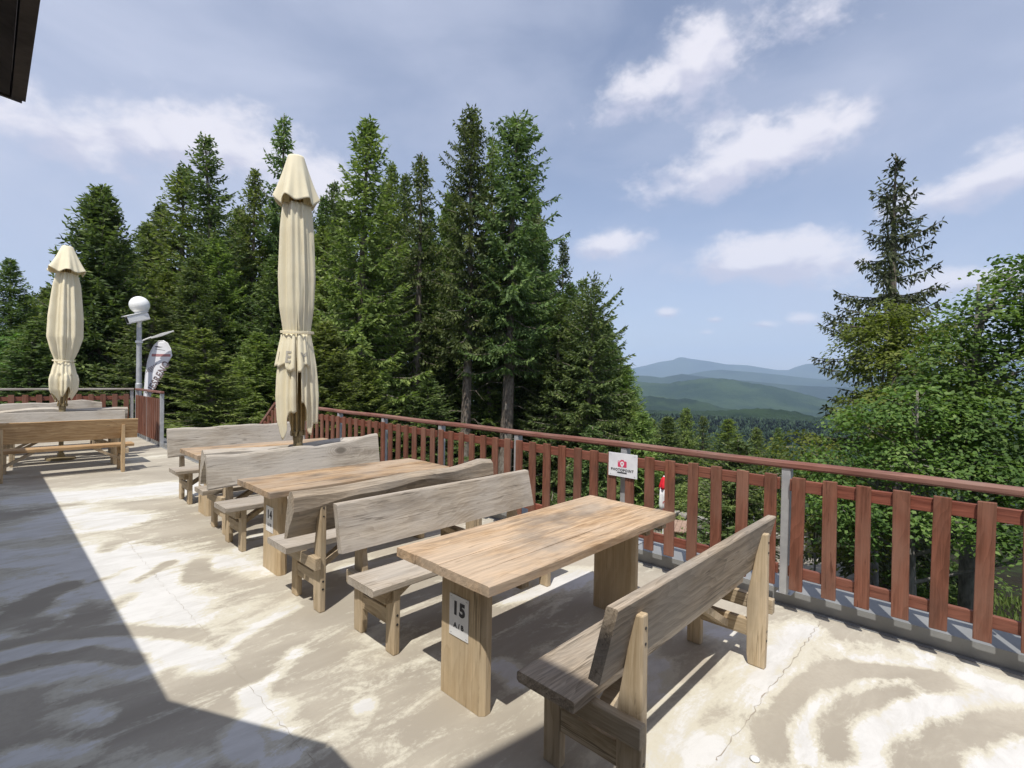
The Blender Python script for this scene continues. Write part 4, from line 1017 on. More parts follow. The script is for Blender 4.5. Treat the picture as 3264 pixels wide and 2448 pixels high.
def spruce(seed, H, Rm, cb, whorl=.43, nb=8, fullness=1.0, droop=.16, hang=.0, spray=.235, spw=.088, top_sparse=0.0, gap=0.0, topcut=None, up=.6, irregular=.25, dead=0, pw=.64):
    rng = np.random.default_rng(seed)
    P, Dd, L, Wd = [], [], [], []
    wood_ = MB()
    lean = rng.normal(0, .012, 2)
    def axis(z): return np.array([lean[0] * z + .05 * math.sin(z * .35 + seed), lean[1] * z + .05 * math.cos(z * .3 + seed), z])
    r0 = .0125 * H + .05
    zs = np.linspace(-.8, H if topcut is None else topcut, 14)
    wood_.tube([axis(z) for z in zs], [max(.012, r0 * (1 - max(z, 0) / H) ** .9 + .01) for z in zs], 8)
    z = cb; w_ = 0
    phase = rng.uniform(0, 6.28)
    sect = rng.uniform(.75, 1.15, 6)
    while z < H - .12:
        rel = (z - cb) / (H - cb)
        prof = Rm * (1 - rel) ** pw
        if rel < .10: prof *= .62 + 3.8 * rel
        n = max(4, int(nb * (.75 + .5 * rng.random()) * (1 if rel < .85 else .8)))
        for k in range(n):
            if rng.random() < gap: continue
            az_ = phase + 2 * math.pi * k / n + rng.normal(0, .22)
            s_ = np.interp((az_ % (2 * math.pi)) / (2 * math.pi) * 6, np.arange(7), np.append(sect, sect[0]))
            ln = max(.10, prof * s_ * rng.uniform(1 - irregular, 1 + irregular * .6))
            if topcut is not None and z > topcut and rng.random() < .7: continue
            e0 = (-.28 + 1.0 * max(0, rel - .25) ** 1.1 * up * 1.6) + rng.normal(0, .09)
            h = np.array([math.cos(az_), math.sin(az_), 0]); sdir = np.array([-h[1], h[0], 0])
            zb = z + rng.uniform(-.12, .12)
            org = axis(zb)
            def bp(t_): return org + h * (ln * t_) + np.array([0, 0, ln * (math.tan(e0) * t_ - droop * 1.6 * t_ * (1 - t_) * 2 + droop * .9 * t_ ** 3)])
            br = [bp(x) for x in (0, .35, .7, 1.0)]
            rb = .010 + .011 * ln
            wood_.tube(br, [rb, rb * .75, rb * .5, .004], 4, False)
            nt = max(3, int(ln / .085 * fullness))
            for i in range(nt):
                tt = .10 + .9 * (i + rng.random()) / nt if ln > .8 else (i + rng.random()) / nt
                p = bp(tt); p2 = bp(min(1, tt + .05)) - bp(tt - .01); bd = p2 / (np.linalg.norm(p2) + 1e-9)
                for sd in (-1, 1):
                    if rng.random() > .93: continue
                    tl = min(.75, (.08 + .42 * ln * (1 - tt) ** .8 * .62 + .04)) * rng.uniform(.55, 1.15)
                    td = bd * rng.uniform(.45, .85) + sdir * sd * rng.uniform(.6, 1.0) + np.array([0, 0, -.22 - hang * .5 + rng.normal(0, .12)])
                    td /= np.linalg.norm(td)
                    m_ = max(1, int(tl / (spray * .55)))
                    for j in range(m_):
                        q = p + td * (tl * (j + .2) / m_) + np.array([0, 0, -.04 * j * (1 + hang)])
                        dd = td * .8 + np.array([rng.normal(0, .25), rng.normal(0, .25), -.28 - .5 * hang + rng.normal(0, .2)])
                        P.append(q); Dd.append(dd); L.append(spray * rng.uniform(.7, 1.25)); Wd.append(spw * rng.uniform(.75, 1.3))
                # top of the branch
                P.append(p); Dd.append(bd + np.array([rng.normal(0, .3), rng.normal(0, .3), .12])); L.append(spray * rng.uniform(.7, 1.1)); Wd.append(spw)
                if hang > 0 and ln > .5:
                    nh = rng.integers(2, 4)
                    hl = hang * rng.uniform(.4, 1.0) * (.5 + .5 * math.sin(math.pi * min(1, tt + .15)))
                    off = sdir * rng.normal(0, .10)
                    for j in range(nh + 1):
                        P.append(p + off + np.array([rng.normal(0, .015), rng.normal(0, .015), -hl * j / (nh + 1)])); Dd.append(np.array([rng.normal(0, .12), rng.normal(0, .12), -1.0])); L.append(max(.10, hl / nh * 1.15)); Wd.append(spw * .62)
        z += whorl * (1.05 - .45 * rel) * (.55 if rel > .86 else 1.0) * rng.uniform(.8, 1.2); phase += 2.4
    # leader
    if topcut is None:
        for i in range(16):
            zz = H - .45 + .5 * i / 15; a_ = rng.uniform(0, 6.28)
            P.append(axis(zz)); Dd.append(np.array([math.cos(a_) * .6, math.sin(a_) * .6, .7])); L.append(.16 * (1.15 - i / 20)); Wd.append(.05)
    for k in range(dead):                      # dead snags on the bare trunk
        zz = rng.uniform(cb * .25, cb * 1.02); a_ = rng.uniform(0, 6.28); l_ = rng.uniform(.4, 1.5)
        h = np.array([math.cos(a_), math.sin(a_), 0]); o_ = axis(zz)
        wood_.tube([o_, o_ + h * l_ * .5 + np.array([0, 0, .05 * l_]), o_ + h * l_ + np.array([0, 0, -.25 * l_ + rng.normal(0, .1)])], [.022, .014, .004], 4, False)
    V, Q = sprays(np.array(P), np.array(Dd), np.array(L), np.array(Wd), rng)
    me = arrays_mesh('crown', V, Q)
    wm = bpy.data.meshes.new('trunk'); wm.from_pydata(wood_.v, [], wood_.f); wm.update()
    wm.polygons.foreach_set('use_smooth', [True] * len(wm.polygons))
    return dict(crown=me, trunk=wm, H=H, R=Rm)

WIDE = 1.13
def place_tree(kind, name, label, a, b, ztip, Rw, cmat, tmat, group, rotz, cat='tree'):
    zb = gz(a, b) - .05
    h = ztip - zb
    t = thing(name, label, cat, (a, b, zb), (0, 0, rotz), group)
    for nm, mt in (('trunk', tmat), ('crown', cmat)):
        me = kind[nm]
        if not me.materials: me.materials.append(mt)
        o = bpy.data.objects.new(nm, me); COL.objects.link(o); o.parent = t
        o.scale = (Rw * WIDE / kind['R'], Rw * WIDE / kind['R'], h / kind['H'])
        if me.materials[0] != mt:
            o.material_slots[0].link = 'OBJECT'; o.material_slots[0].material = mt
    return t

K = {}
K['full'] = spruce(1, 16.5, 2.7, 1.0, irregular=.35)
K['full2'] = spruce(2, 16.5, 2.7, 1.4, nb=8, irregular=.45, droop=.2, gap=.05)
K['full3'] = spruce(3, 16.5, 2.7, .8, nb=7, irregular=.5, gap=.10)
K['soft'] = spruce(4, 12.5, 2.5, .5, nb=9, whorl=.27, droop=.24, fullness=1.1)
K['tallbare'] = spruce(5, 19.0, 2.5, 7.3, nb=7, hang=.25, irregular=.5, dead=26, gap=.08, pw=.52)
K['tallbare2'] = spruce(6, 19.0, 2.5, 6.9, nb=7, hang=.30, irregular=.5, gap=.10, dead=22, pw=.48)
K['sparse'] = spruce(7, 13.2, 3.15, 1.5, whorl=.74, nb=7, fullness=1.2, droop=.08, hang=.45, spray=.17, spw=.062, gap=.20, irregular=.5, up=.7, pw=.80)
K['thin'] = spruce(8, 15, 1.9, 2.5, whorl=.42, nb=6, gap=.15, hang=.15, irregular=.45, fullness=.9, pw=.6)
K['broken'] = spruce(9, 12.0, 2.9, 1.2, nb=8, irregular=.45, topcut=10.6, droop=.05, up=1.1)
K['young'] = spruce(10, 7.0, 1.9, .25, nb=8, whorl=.25, spray=.17, spw=.065, fullness=1.1)

FOREST = 'spruces of the forest edge behind the deck'
T = [  # kind, label, a, b, tip z, radius, material
 ('full2', 'dark spruce at the left edge of the photo, left of the far parasol', .79, 36.8, 7.4, 2.2, M_needled),
 ('thin', 'thin spruce tip between the left edge spruce and the far parasol', 2.3, 41.5, 6.6, 1.6, M_needled),
 ('soft', 'dense dark green pointed spruce standing just right of the far parasol', 3.37, 28.3, 9.7, 2.75, M_needled),
 ('full', 'spruce above and right of the lamp globe, lower than its taller right neighbour', 7.13, 31.6, 12.5, 2.9, M_needle),
 ('full3', 'tall pointed spruce about midway between the lamp post and the near parasol', 8.35, 28.9, 13.65, 2.8, M_needled),
 ('full2', 'spruce with a small pointed tip just left of the near parasol', 10.54, 30.9, 13.4, 2.3, M_needle),
 ('thin', 'dark spruce whose ragged top rises directly behind the near parasol cap', 12.3, 30.5, 16.8, 2.3, M_needled),
 ('full', 'tall broad light green spruce immediately right of the near parasol', 11.29, 20.0, 12.9, 2.75, M_needle),
 ('full2', 'spruce with a blunt top right of the broad light green spruce', 15.5, 24.3, 13.5, 2.2, M_needle),
 ('thin', 'dark narrow spruce top left of the two tallest spruces', 15.2, 21.7, 13.1, 1.9, M_needled),
 ('tallbare', 'left one of the two tallest spruces, with a long bare pale trunk', 16.5, 18.9, 14.85, 2.3, M_needled),
 ('thin', 'slim spruce squeezed between the two tallest spruces', 19.9, 21.1, 15.7, 1.9, M_needle),
 ('tallbare2', 'right one of the two tallest spruces, long drooping branches over the valley side', 17.8, 17.55, 14.85, 2.95, M_needled),
 ('thin', 'thin ragged spruce standing at the right edge of the forest against the sky', 24.4, 19.3, 10.4, 1.5, M_needleb),
 ('broken', 'dense spruce with a broken bushy top at the right end of the forest', 19.9, 13.9, 6.5, 2.6, M_needled),
 ('full', 'small spruce at the foot of the forest edge, tip touching the far mountain', 23.7, 14.0, 2.45, 1.9, M_needle),
 ('young', 'low spruce tip just right of the forest edge, above the handrail', 36.7, 19.5, -1.4, 1.7, M_needle),
 ('young', 'pale spruce tip in the valley gap, left one of a close pair', 40.5, 18.4, -.6, 2.1, M_needle),
 ('thin', 'dark narrow spruce tip in the valley gap, right one of a close pair', 43.4, 18.2, -1.3, 1.6, M_needled),
 ('full3', 'ragged yellowish conifer in the middle of the valley gap', 36.6, 13.8, -.9, 2.4, M_leafy),
 ('young', 'spruce tip in the valley gap, left one of the two nearest the right trees', 42.5, 13.45, -1.95, 1.7, M_needle),
 ('young', 'spruce tip in the valley gap, right one of the two nearest the right trees', 45.7, 12.95, -2.1, 1.7, M_needled),
 ('sparse', 'tall sparse spruce with drooping cone hung branches at the right, rising above the leafy trees', 19.92, 2.33, 8.95, 3.55, M_needleb),
 ('full3', 'low bushy spruce behind the short railing, left of the near parasol', 5.65, 19.4, 3.2, 2.2, M_needle),
 ('soft', 'bushy spruce behind the long railing, just right of the near parasol skirt', 8.6, 17.9, 3.6, 2.2, M_needle),
 ('soft', 'bushy spruce low behind the railing between the near parasol and the bare trunks', 10.4, 18.4, 2.4, 2.0, M_needle),
 ('young', 'shrubby young spruce below the right end of the forest', 21.0, 11.6, .2, 2.0, M_needle),
 ('young', 'shrubby young spruce behind the photo point sign', 17.6, 12.2, -.3, 1.9, M_needled),
 ('young', 'dark young spruce just beyond the white box', 14.2, 4.9, .1, 1.7, M_needled),
]
rt = random.Random(3)
for i, (k, lab, a, b, zt, rw, mt) in enumerate(T):
    place_tree(K[k], 'spruce_tree', lab, a, b, zt, rw, mt, M_bark, FOREST, rt.uniform(0, 6.28))
FILL = [(6.4, 36.7, 10.6, 2.4), (15.2, 31.8, 13.3, 2.5), (20.0, 25.4, 13.0, 2.4), (24.6, 22.0, 13.6, 2.4), (9.4, 25.2, 7.4, 2.3), (6.5, 26.0, 6.8, 2.4), (2.7, 36.2, 6.6, 2.6), (24.0, 15.8, 5.0, 2.4),
        (21.7, 16.3, 6.8, 2.3), (12.6, 21.4, 7.4, 2.3), (4.2, 24.5, 4.8, 2.4), (5.6, 34.5, 8.0, 2.6), (12.5, 26.0, 9.5, 2.5), (18.2, 25.0, 11, 2.4), (22.5, 20.0, 9.0, 2.3), (-1.5, 38, 5.6, 2.6), (-3.5, 36, 4.4, 2.6),
        (19.4, 20.2, 8.6, 2.3), (21.0, 15.0, 2.6, 2.2), (26.5, 17.2, 3.0, 2.4), (1.2, 27.5, 3.6, 2.2), (29, 24, 9.0, 2.5), (31, 20, 3.5, 2.5), (14, 36, 12.0, 2.6), (10, 37, 10.5, 2.6),
        (22, 30, 12.0, 2.6), (27, 27, 11.0, 2.6),
        (8.0, 22.5, 3.4, 2.2), (13.2, 17.6, 1.6, 2.0), (16.2, 21.5, 3.2, 2.3), (18.6, 19.0, 3.6, 2.2), (20.6, 17.2, 3.4, 2.2), (18.8, 22.8, 5.5, 2.5), (6.0, 29.0, 6.5, 2.4), (0.5, 32.0, 4.4, 2.5), (-2.2, 31.0, 3.2, 2.4), (22.4, 13.2, 1.2, 2.0), (24.8, 12.4, -.2, 2.0), (15.4, 26.8, 8.0, 2.5), (12.6, 23.6, 6.0, 2.3),
        (6.2, 35.5, 10.3, 2.4), (7.4, 37.1, 12.0, 2.4), (9.2, 35.2, 12.1, 2.4), (10.3, 32.6, 11.5, 2.4), (12.1, 32.2, 12.4, 2.4), (13.8, 31.8, 12.8, 2.4), (15.2, 31.9, 14.4, 2.4), (14.5, 28.2, 11.9, 2.4), (16.9, 27.1, 13.1, 2.4), (18.3, 27.2, 14.4, 2.4), (18.3, 24.3, 12.0, 2.4), (20.3, 25.1, 13.3, 2.4), (23.1, 20.7, 12.7, 2.3), (22.1, 18.8, 10.1, 2.2), (23.3, 17.6, 7.5, 2.2), (2.5, 40.7, 6.6, 2.4), (5.3, 35.0, 8.9, 2.4), (1.6, 38.9, 5.8, 2.4), (12.6, 21.5, 8.1, 2.3), (10.7, 26.4, 7.6, 2.4), (8.0, 27.7, 8.2, 2.4), (23.2, 14.9, 3.7, 2.2), (19.5, 15.8, 5.8, 2.2)]
for i, (a, b, zt, rw) in enumerate(FILL):
    place_tree(K[('full', 'full2', 'full3', 'soft')[i % 4]], 'spruce_tree', 'spruce standing behind the front trees of the forest, only patches of it seen', a, b, zt, rw, M_needled if i % 3 else M_needle, M_bark, 'spruces filling the forest behind its front row', rt.uniform(0, 6.28))

def leafy(seed, H, clumps, leaf=.11, per=900, trunk_r=.12, limbs=True):
    """crown made of overlapping, flattened sprays of leaves; clumps = (x, y, z, rx, ry, rz)"""
    rng = np.random.default_rng(seed)
    P, Dd, L, Wd = [], [], [], []
    wd_ = MB()
    wd_.tube([(0, 0, -.6), (.05, .03, H * .2), (-.04, .06, H * .45), (.03, 0, H * .75), (0, 0, H * .95)], [trunk_r * 1.2, trunk_r, trunk_r * .8, trunk_r * .45, .02], 9)
    for (x, y, z, rx, ry, rz) in clumps:
        c = np.array([x, y, z]); s = np.array([rx, ry, rz])
        vol = rx * ry * rz
        n_sp = max(10, int(per * (vol ** .62) / 6.5))
        zt = max(.15 * H, z - .35 * math.hypot(x, y) - .3)
        o_ = np.array([0, 0, min(zt, H * .85)])
        wd_.tube([o_, o_ * .4 + c * .6 + np.array([0, 0, .05]), c], [trunk_r * .42, trunk_r * .25, .012], 6, False)
        for k in range(n_sp):
            d = rng.normal(size=3); d /= np.linalg.norm(d)
            r_ = rng.uniform(.35, 1.0) ** .5
            p = c + d * s * r_ * (1 + .18 * math.sin(5 * d[0] + seed) * math.cos(4 * d[1] + 2 * seed))
            if rng.random() < .12: wd_.tube([c * .6 + p * .4, p], [.012, .004], 3, False)
            out = d * s; out[2] = 0; out = out / (np.linalg.norm(out) + 1e-6)
            # one spray: a dozen leaves lying in a drooping layer
            m_ = rng.integers(9, 17)
            lw = rng.uniform(.22, .42)
            up = np.array([rng.normal(0, .28), rng.normal(0, .28), 1.0]) + out * .35; up /= np.linalg.norm(up)
            e1 = np.cross(up, out + 1e-3); e1 /= np.linalg.norm(e1); e2 = np.cross(e1, up)
            for j in range(m_):
                uu, vv = rng.normal(0, .5, 2) * lw
                q = p + e1 * uu + e2 * vv - np.array([0, 0, .35 * (uu * uu + vv * vv) / lw]) + rng.normal(0, .02, 3)
                a_ = rng.uniform(0, 6.28)
                P.append(q); Dd.append(e1 * math.cos(a_) + e2 * math.sin(a_) + np.array([0, 0, -.35 + rng.normal(0, .2)])); L.append(leaf * rng.uniform(.7, 1.3)); Wd.append(leaf * rng.uniform(.6, .95))
                NORM.append(up)
    P = np.array(P); Dd = unit(np.array(Dd)); L = np.array(L); Wd = np.array(Wd)
    n = len(P)
    upv = np.array(NORM[-n:])
    side = unit(np.cross(Dd, upv + rng.normal(0, .25, (n, 3))))
    mid = P + Dd * (L * .45)[:, None]
    dz = np.cross(side, Dd) * (Wd * .12)[:, None]
    V = np.stack([P, mid + side * (Wd * .5)[:, None] + dz, P + Dd * L[:, None], mid - side * (Wd * .5)[:, None] + dz], 1).reshape(-1, 3)
    me = arrays_mesh('crown', V, np.arange(n * 4).reshape(n, 4))
    wm = bpy.data.meshes.new('trunk'); wm.from_pydata(wd_.v, [], wd_.f); wm.update(); wm.polygons.foreach_set('use_smooth', [True] * len(wm.polygons))
    return dict(crown=me, trunk=wm, H=H, R=1.0), n
NORM = []
def broadleaf(seed, label, base, H, clumps, m, leaf, per, tr, cat='tree', name='broadleaf_tree'):
    k, n = leafy(seed, H, clumps, leaf, per, tr)
    t = thing(name, label, cat, (base[0], base[1], gz(*base) - .05), (0, 0, 0), 'leafy trees and bushes on the slope')
    link('trunk', k['trunk'], M_bark2, t); link('crown', k['crown'], m, t)
    return n

def VW(x, y, dd):
    """offset in deck axes of a point right x, deeper y (seen from the terrace)"""
    return (_r.x * x + _f.x * y, _r.y * x + _f.y * y, dd)
def cl(lst): return [(*VW(x, y, z)[:2], z, rx, rx, rz) for x, y, z, rx, rz in lst]
def pt(xr, yf): return (_r.x * xr + _f.x * yf, _r.y * xr + _f.y * yf)
cnt = 0
# yellow green tree left of centre in the right hand group; positions right/forward of the viewer in metres
b0 = pt(9.5, 13.0); z0 = gz(*b0)
def rel(base, lst, sx=0.0, sz=0.0):
    out = []
    for xr, yf, z, r_, rz in lst:
        xr += sx; z += sz
        x, y = pt(xr, yf); out.append((x - base[0], y - base[1], z - gz(*base), r_, r_, rz))
    return out
cnt += broadleaf(21, 'yellow green leafy tree growing in front of the sparse tall spruce', b0, 6.2, rel(b0, [
    (6.1, 13.2, 2.6, .75, .8), (6.6, 13.0, 3.2, .7, .7), (7.3, 13.2, 2.9, .75, .75), (6.6, 12.6, 2.0, .95, .8), (7.6, 12.7, 1.9, .95, .8), (5.9, 12.5, .95, .95, .7), (7.0, 12.2, 1.0, 1.0, .75),
    (8.2, 12.6, 1.0, .95, .75), (6.4, 12.2, .0, 1.0, .7), (7.6, 12.0, .0, 1.0, .7), (8.6, 12.8, 2.0, .8, .7), (8.3, 13.2, 2.8, .7, .6)], 3.1, .1), M_leafy, .095, 1150, .10)
b1 = pt(9.4, 10.2); 
cnt += broadleaf(22, 'large maple with the highest leafy crown at the right edge of the photo', b1, 8.0, rel(b1, [
    (9.9, 10.0, 4.1, .9, .8), (9.2, 10.2, 3.5, .85, .7), (10.4, 9.8, 3.2, 1.1, .9), (8.7, 10.3, 2.75, .85, .6), (9.6, 9.8, 2.5, 1.0, .7), (10.6, 9.3, 2.0, 1.1, .8), (8.3, 10.2, 2.0, .85, .55), (9.1, 9.6, 1.6, .95, .6), (10.1, 9.0, 1.1, 1.1, .7),
    (8.5, 9.6, .95, .8, .5), (9.4, 9.0, .4, 1.0, .6), (10.4, 8.6, .2, 1.1, .6), (10.2, 10.6, 4.6, .5, .45)], .35, -.45), M_leaf, .10, 1150, .16)
b2 = pt(7.9, 9.8)
cnt += broadleaf(23, 'maple with layered mid green leaves directly behind the handrail at the right', b2, 5.4, rel(b2, [
    (6.2, 10.0, .9, .75, .5), (7.0, 9.8, 1.25, .8, .5), (7.9, 9.6, 1.0, .8, .5), (5.6, 9.9, .1, .7, .45), (6.6, 9.5, .3, .85, .5), (7.6, 9.2, .2, .9, .5), (8.5, 9.0, .0, .9, .5), (5.4, 9.6, -.55, .7, .4), (6.4, 9.2, -.6, .8, .45), (7.4, 8.8, -.7, .8, .45), (8.2, 8.5, -.7, .8, .45), (6.2, 10.2, -1.1, .7, .5), (9.4, 8.4, -.9, .8, .45)], .8), M_leaf, .085, 1200, .10)
b3 = pt(7.2, 11.8)
cnt += broadleaf(24, 'bright olive bush behind the handrail at the left foot of the right hand trees', b3, 3.2, rel(b3, [
    (4.9, 11.9, .2, .7, .5), (5.3, 11.6, -.3, .75, .5), (4.6, 11.8, -.5, .7, .45), (5.7, 11.4, -.9, .75, .5), (4.9, 11.4, -1.1, .8, .5), (6.3, 11.2, -1.4, .8, .5), (5.4, 11.1, -1.7, .8, .5)], 2.0), M_leafy, .09, 950, .05, 'bush', 'bush')
b4 = pt(-21.5, 22.5)
cnt += broadleaf(25, 'light green leafy bush at the far left edge behind the far railing', b4, 5.4, rel(b4, [
    (-22.0, 22.5, 2.6, 1.2, .9), (-21.2, 22.2, 1.9, 1.2, .9), (-22.6, 22.0, 1.6, 1.3, .9), (-21.8, 21.6, .8, 1.3, .9), (-20.6, 21.8, .9, 1.1, .8), (-23, 22, .4, 1.3, .9)]), M_leaf, .16, 420, .10)
for i, (xr, yf, h, r_, m_, lab) in enumerate([(12.2, 14.5, 2.2, 1.6, M_leaf, 'shaded bush deep under the right hand trees, seen between the last pickets'), (6.0, 18.2, .9, 1.0, M_leaf, 'low green bush between the red parasol and the stone wall below the terrace'), (7.6, 19.0, 1.3, 1.2, M_leaf, 'green bush above the stone wall beyond the wooden steps'),
        (9.4, 20.0, 1.7, 1.4, M_leaf, 'broad bush behind the floodlight below the deck'), (4.6, 19.6, 1.6, 1.2, M_leafy, 'yellowish bush left of the red parasol below the deck'),
        (8.2, 23, 2.6, 1.6, M_needle, 'dark green bush at the far end of the lower terrace')]):
    bb = pt(xr, yf); zg = gz(*bb)
    cnt += broadleaf(40 + i, lab, bb, h, [(0, 0, h * .55, r_, r_, h * .5), (r_ * .6, .2, h * .4, r_ * .7, r_ * .7, h * .4), (-r_ * .6, -.1, h * .45, r_ * .7, r_ * .7, h * .4)], m_, .11, 520, .04, 'bush', 'bush')
print('leaves', cnt)

def ground_plants():
    rng = np.random.default_rng(77)
    n = 26000
    a = rng.uniform(5.2, 26, n); b = rng.uniform(-9, 24, n)
    k = ~((a > 12.2) & (a < 22) & (b > 2.4) & (b < 14.2))
    d_ = (np.sin(a * .9) + np.sin(b * 1.1 + 1)) > -.9
    k &= d_
    a, b = a[k], b[k]; n = len(a)
    P = np.stack([a, b, ground(a, b) - .03], -1); D_ = np.stack([rng.normal(0, .45, n), rng.normal(0, .45, n), np.ones(n)], -1)
    V, Q = sprays(P, D_, rng.uniform(.14, .42, n), rng.uniform(.03, .07, n), rng)
    o = link('meadow_grass', arrays_mesh('meadow_grass', V, Q), M_grass); tag(o, 'rough grass on the slope under the right hand trees', 'grass', kind='stuff')
ground_plants()

def far_forest():
    rng = np.random.default_rng(5)
    n = 15000
    azm = rng.uniform(R(4), R(40), n); D_ = np.exp(rng.uniform(np.log(130), np.log(1060), n))
    x = D_ * np.sin(azm); y = D_ * np.cos(azm)
    a = x * _r.x + y * _f.x; b = x * _r.y + y * _f.y
    z = ground(a, b)
    clear = (np.sin(a / 70 + 1) + np.sin(b / 55)) > 1.25
    a, b, z = a[~clear], b[~clear], z[~clear]; n = len(a)
    h = rng.uniform(4, 8.5, n) * np.clip(.6 + D_[~clear] / 600, .6, 1.5); r_ = h * rng.uniform(.26, .40, n)
    # keep the near ones below the window the photograph leaves open
    sides = 6; V = []; F = []
    ang = np.arange(sides) * 2 * np.pi / sides
    levels = [(0, 1.0), (.38, .78), (.36, .95), (.68, .42), (.66, .55), (1.0, .02)]
    vs = np.zeros((n, len(levels), sides, 3))
    for li, (zz, rr) in enumerate(levels):
        jit = rng.uniform(.7, 1.25, (n, sides))
        vs[:, li, :, 0] = a[:, None] + r_[:, None] * rr * jit * np.cos(ang)[None]; vs[:, li, :, 1] = b[:, None] + r_[:, None] * rr * jit * np.sin(ang)[None]
        vs[:, li, :, 2] = (z - .5 + h * zz)[:, None]
    base = np.arange(n)[:, None, None] * len(levels) * sides + (np.arange(len(levels) - 1) * sides)[None, :, None] + np.arange(sides)[None, None]
    nxt = np.arange(n)[:, None, None] * len(levels) * sides + (np.arange(len(levels) - 1) * sides)[None, :, None] + ((np.arange(sides) + 1) % sides)[None, None]
    Q = np.stack([base, nxt, nxt + sides, base + sides], -1).reshape(-1, 4)
    o = link('distant_forest', arrays_mesh('distant_forest', vs.reshape(-1, 3), Q), M_farforest); tag(o, 'distant spruce forest covering the valley floor', 'forest', kind='stuff')
far_forest()

# ------------------------------------------------------------------ the lower terrace seen through the pickets
def lower_terrace():
    mb = MB(); mb.box(12.4, 21.8, 2.6, 14.1, -5.4, -4.88)
    o = mb.build('lower_terrace', M_gravel, bevel=.05); tag(o, kind='structure')
    t = thing('picnic_table', 'weathered brown table on the lower terrace seen between the pickets', 'table', (19.3, 8.95, -4.88), (0, 0, R(20)))
    for i in range(4):
        mb = MB(); mb.box(-.85, .85, -.38 + .19 * i + .004, -.38 + .19 * (i + 1) - .004, .71, .75); mb.build('top_board', M_oldwood, t, .004)
    for x in (-.6, .6):
        mb = MB(); mb.box(x - .05, x + .05, -.30, .30, 0, .708); mb.build('leg', M_oldwood, t)
    # closed red and white parasol
    t = thing('closed_parasol', 'closed red and white parasol on the lower terrace, seen between the pickets', 'parasol', (18.7, 9.42, -4.88))
    mb = MB(); mb.lathe([(.025, 0), (.025, 2.70), (0, 2.71)], 12); mb.build('pole', M_white, t)
    def sh(th, z, r): return r * (1 + .16 * math.sin(5 * th + z * 1.5) + .07 * math.sin(11 * th))
    def part(nm, prof, m, ph=0):
        mb = MB(); secs = []
        for z, r in prof: secs.append([(sh(2 * math.pi * i / 32 + ph, z, r) * math.cos(2 * math.pi * i / 32), sh(2 * math.pi * i / 32 + ph, z, r) * math.sin(2 * math.pi * i / 32), z) for i in range(32)])
        mb.loft(secs); return mb.build(nm, m, t, smooth=True)
    part('tip', [(2.71, .035), (2.77, .02)], M_whitecloth)
    part('top_cloth', [(2.72, .045), (2.62, .10), (2.35, .165), (2.25, .17)], M_redcloth)
    part('white_cloth', [(2.35, .13), (2.0, .15), (1.6, .165), (1.35, .10)], M_whitecloth, 1)
    part('lower_cloth', [(1.36, .09), (1.2, .17), (1.0, .19), (.95, .15)], M_redcloth, 2)
    for z, a_, w_ in ((1.85, -2.3, .5), (1.75, -2.9, .6), (1.65, -2.5, .5), (1.55, -2.2, .7), (1.45, -2.8, .5), (1.7, -1.9, .4)):
        mb = MB(); pts = []
        for i in range(7):
            th = a_ + w_ * i / 6
            for dz in (-.022, .022):
                r = sh(th + 1, z, .168) + .004; pts.append((r * math.cos(th), r * math.sin(th), z + dz + .05 * math.sin(i * 1.4 + z * 9)))
        mb.add(pts, [(2 * i, 2 * i + 2, 2 * i + 3, 2 * i + 1) for i in range(6)]); mb.build('printed_mark', M_redcloth, t)
    # dry stone wall
    t = thing('stone_wall', 'low wall of pale field stones along the lower terrace', 'wall', (20.6, 8.0, -4.88))
    rng = random.Random(12); mb = MB()
    for row in range(4):
        x = -3.2
        while x < 3.4:
            w_ = rng.uniform(.28, .62); h_ = rng.uniform(.18, .28); z = row * .22; y = rng.uniform(-.10, .10) + .05 * row
            cx, cz = x + w_ / 2, z + h_ / 2; vs = []
            base = [(-1, -1, -1), (1, -1, -1), (1, 1, -1), (-1, 1, -1), (-1, -1, 1), (1, -1, 1), (1, 1, 1), (-1, 1, 1)]
            for sx, sy, sz in base: vs.append((y + sy * .22 * rng.uniform(.7, 1.1), cx + sx * w_ * .5 * rng.uniform(.75, 1.0), cz + sz * h_ * .5 * rng.uniform(.75, 1.05)))
            mb.add(vs, [(3, 2, 1, 0), (4, 5, 6, 7), (0, 1, 5, 4), (1, 2, 6, 5), (2, 3, 7, 6), (3, 0, 4, 7)])
            x += w_ + .01
    mb.build('stone_course', M_stone, t, .04)
    # wooden steps railing
    t = thing('wooden_handrail', 'small pale wooden handrail beside the stone wall on the lower terrace', 'railing', (18.9, 7.75, -4.88))
    for k in range(4):
        mb = MB(); mb.box(-.04, .04, -.04 + .42 * k, .04 + .42 * k, 0, .75 - .10 * k); mb.build('post', M_pale, t)
    mb = MB(); mb.loft([[(dx, y, .80 - .24 * y + dz) for dx, dz in ((-.05, -.04), (.05, -.04), (.05, .04), (-.05, .04))] for y in (-.1, 1.4)]); mb.build('rail', M_pale, t)
    mb = MB(); mb.loft([[(dx, y, .42 - .24 * y + dz) for dx, dz in ((-.03, -.04), (.03, -.04), (.03, .04), (-.03, .04))] for y in (-.05, 1.3)]); mb.build('rail', M_pale, t)
    # floodlight on a post
    bb = (16.95, 5.43); zg = max(gz(*bb), -4.88)
    t = thing('floodlight', 'small white floodlight on a pole below the deck beside the near grey post', 'lamp', (*bb, zg))
    top = -2.36 - zg
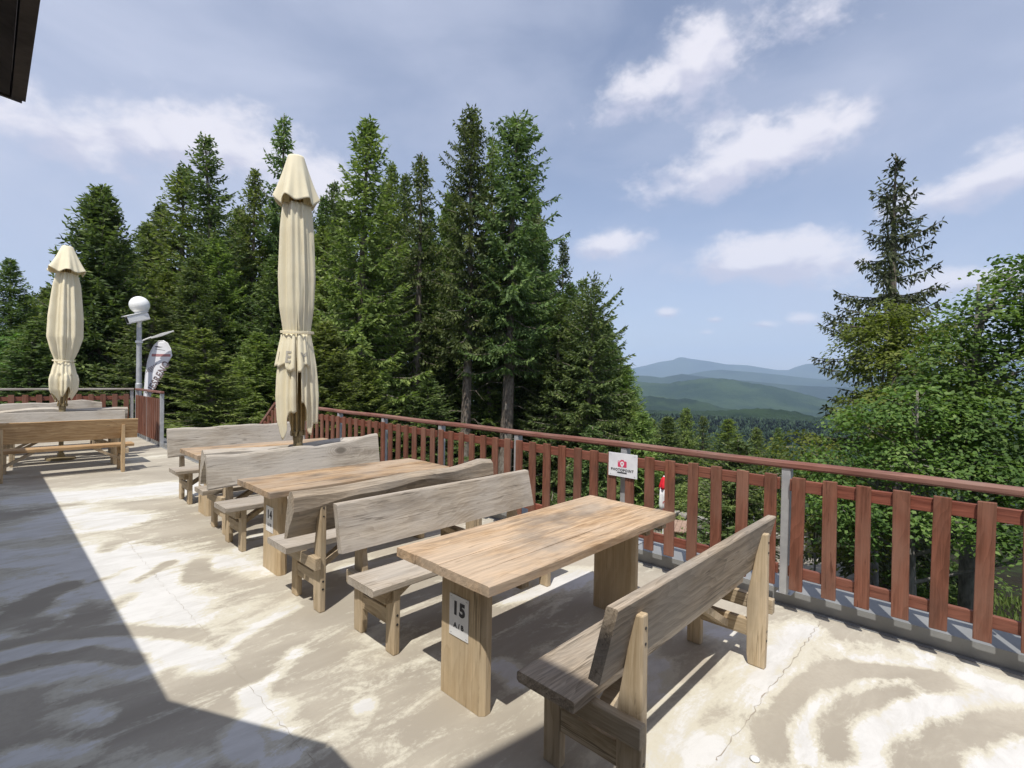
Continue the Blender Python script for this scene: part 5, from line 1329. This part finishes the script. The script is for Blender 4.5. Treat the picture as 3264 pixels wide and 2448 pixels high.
    mb = MB(); mb.lathe([(.03, 0), (.03, top - .10), (0, top - .09)], 10); mb.build('pole', M_galv, t)
    rr = Matrix.Translation((0, 0, top)) @ Matrix.Rotation(R(-44), 4, 'Z') @ Matrix.Rotation(R(-25), 4, 'X')
    mb = MB(); mb.box(-.17, .17, -.10, .10, -.03, .03, rr); mb.build('lamp_head', M_black, t, .01)
    mb = MB(); mb.box(-.155, .155, -.085, .085, .031, .036, rr); mb.build('front_glass', M_white, t)
    mb = MB(); mb.box(.18, .26, -.04, .04, -.03, .05, rr); mb.build('sensor', M_white, t, .005)
    bb = (16.0, 3.72); zg = gz(*bb)
    t = thing('utility_box', 'white box standing on the slope below the deck, right of the near grey post', 'box', (*bb, zg), (0, 0, R(30)))
    mb = MB(); mb.box(-.22, .22, -.16, .16, 0, -3.79 - zg); mb.build('cabinet', M_white, t, .01)
    mb = MB(); mb.box(-.25, .25, -.19, .19, -3.789 - zg, -3.74 - zg); mb.build('lid', M_white, t, .01)
lower_terrace()

# small litter on the deck: a pale pebble and a few dark leaf scraps
def litter():
    for i, (a, b) in enumerate([(2.36, .73)]):
        mb = MB(); mb.lathe([(.001, 0), (.019, .002), (.022, .007), (.013, .012), (.001, .013)], 12); o = mb.build('pebble', M_paper, smooth=True, loc=(a, b, .001)); tag(o, 'pale round pebble lying on the deck right of the nearest bench', 'pebble')
litter()

# ------------------------------------------------------------------ air
HAZE = 0.85e-4
mb = MB(); mb.box(-14500, 14500, -14500, 14500, -420, 900)
m = bpy.data.materials.new('valley_haze'); m.use_nodes = True
t = NT(m.node_tree); t.n.clear()
pv = t.add('ShaderNodeVolumePrincipled'); pv.inputs['Color'].default_value = (.58, .745, 1.0, 1); pv.inputs['Density'].default_value = HAZE; pv.inputs['Anisotropy'].default_value = 0.0
ou = t.add('ShaderNodeOutputMaterial'); t.link(pv.outputs[0], ou.inputs['Volume'])
hz_o = mb.build('haze', m); tag(hz_o, kind='stuff'); hz_o.display_type = 'WIRE'
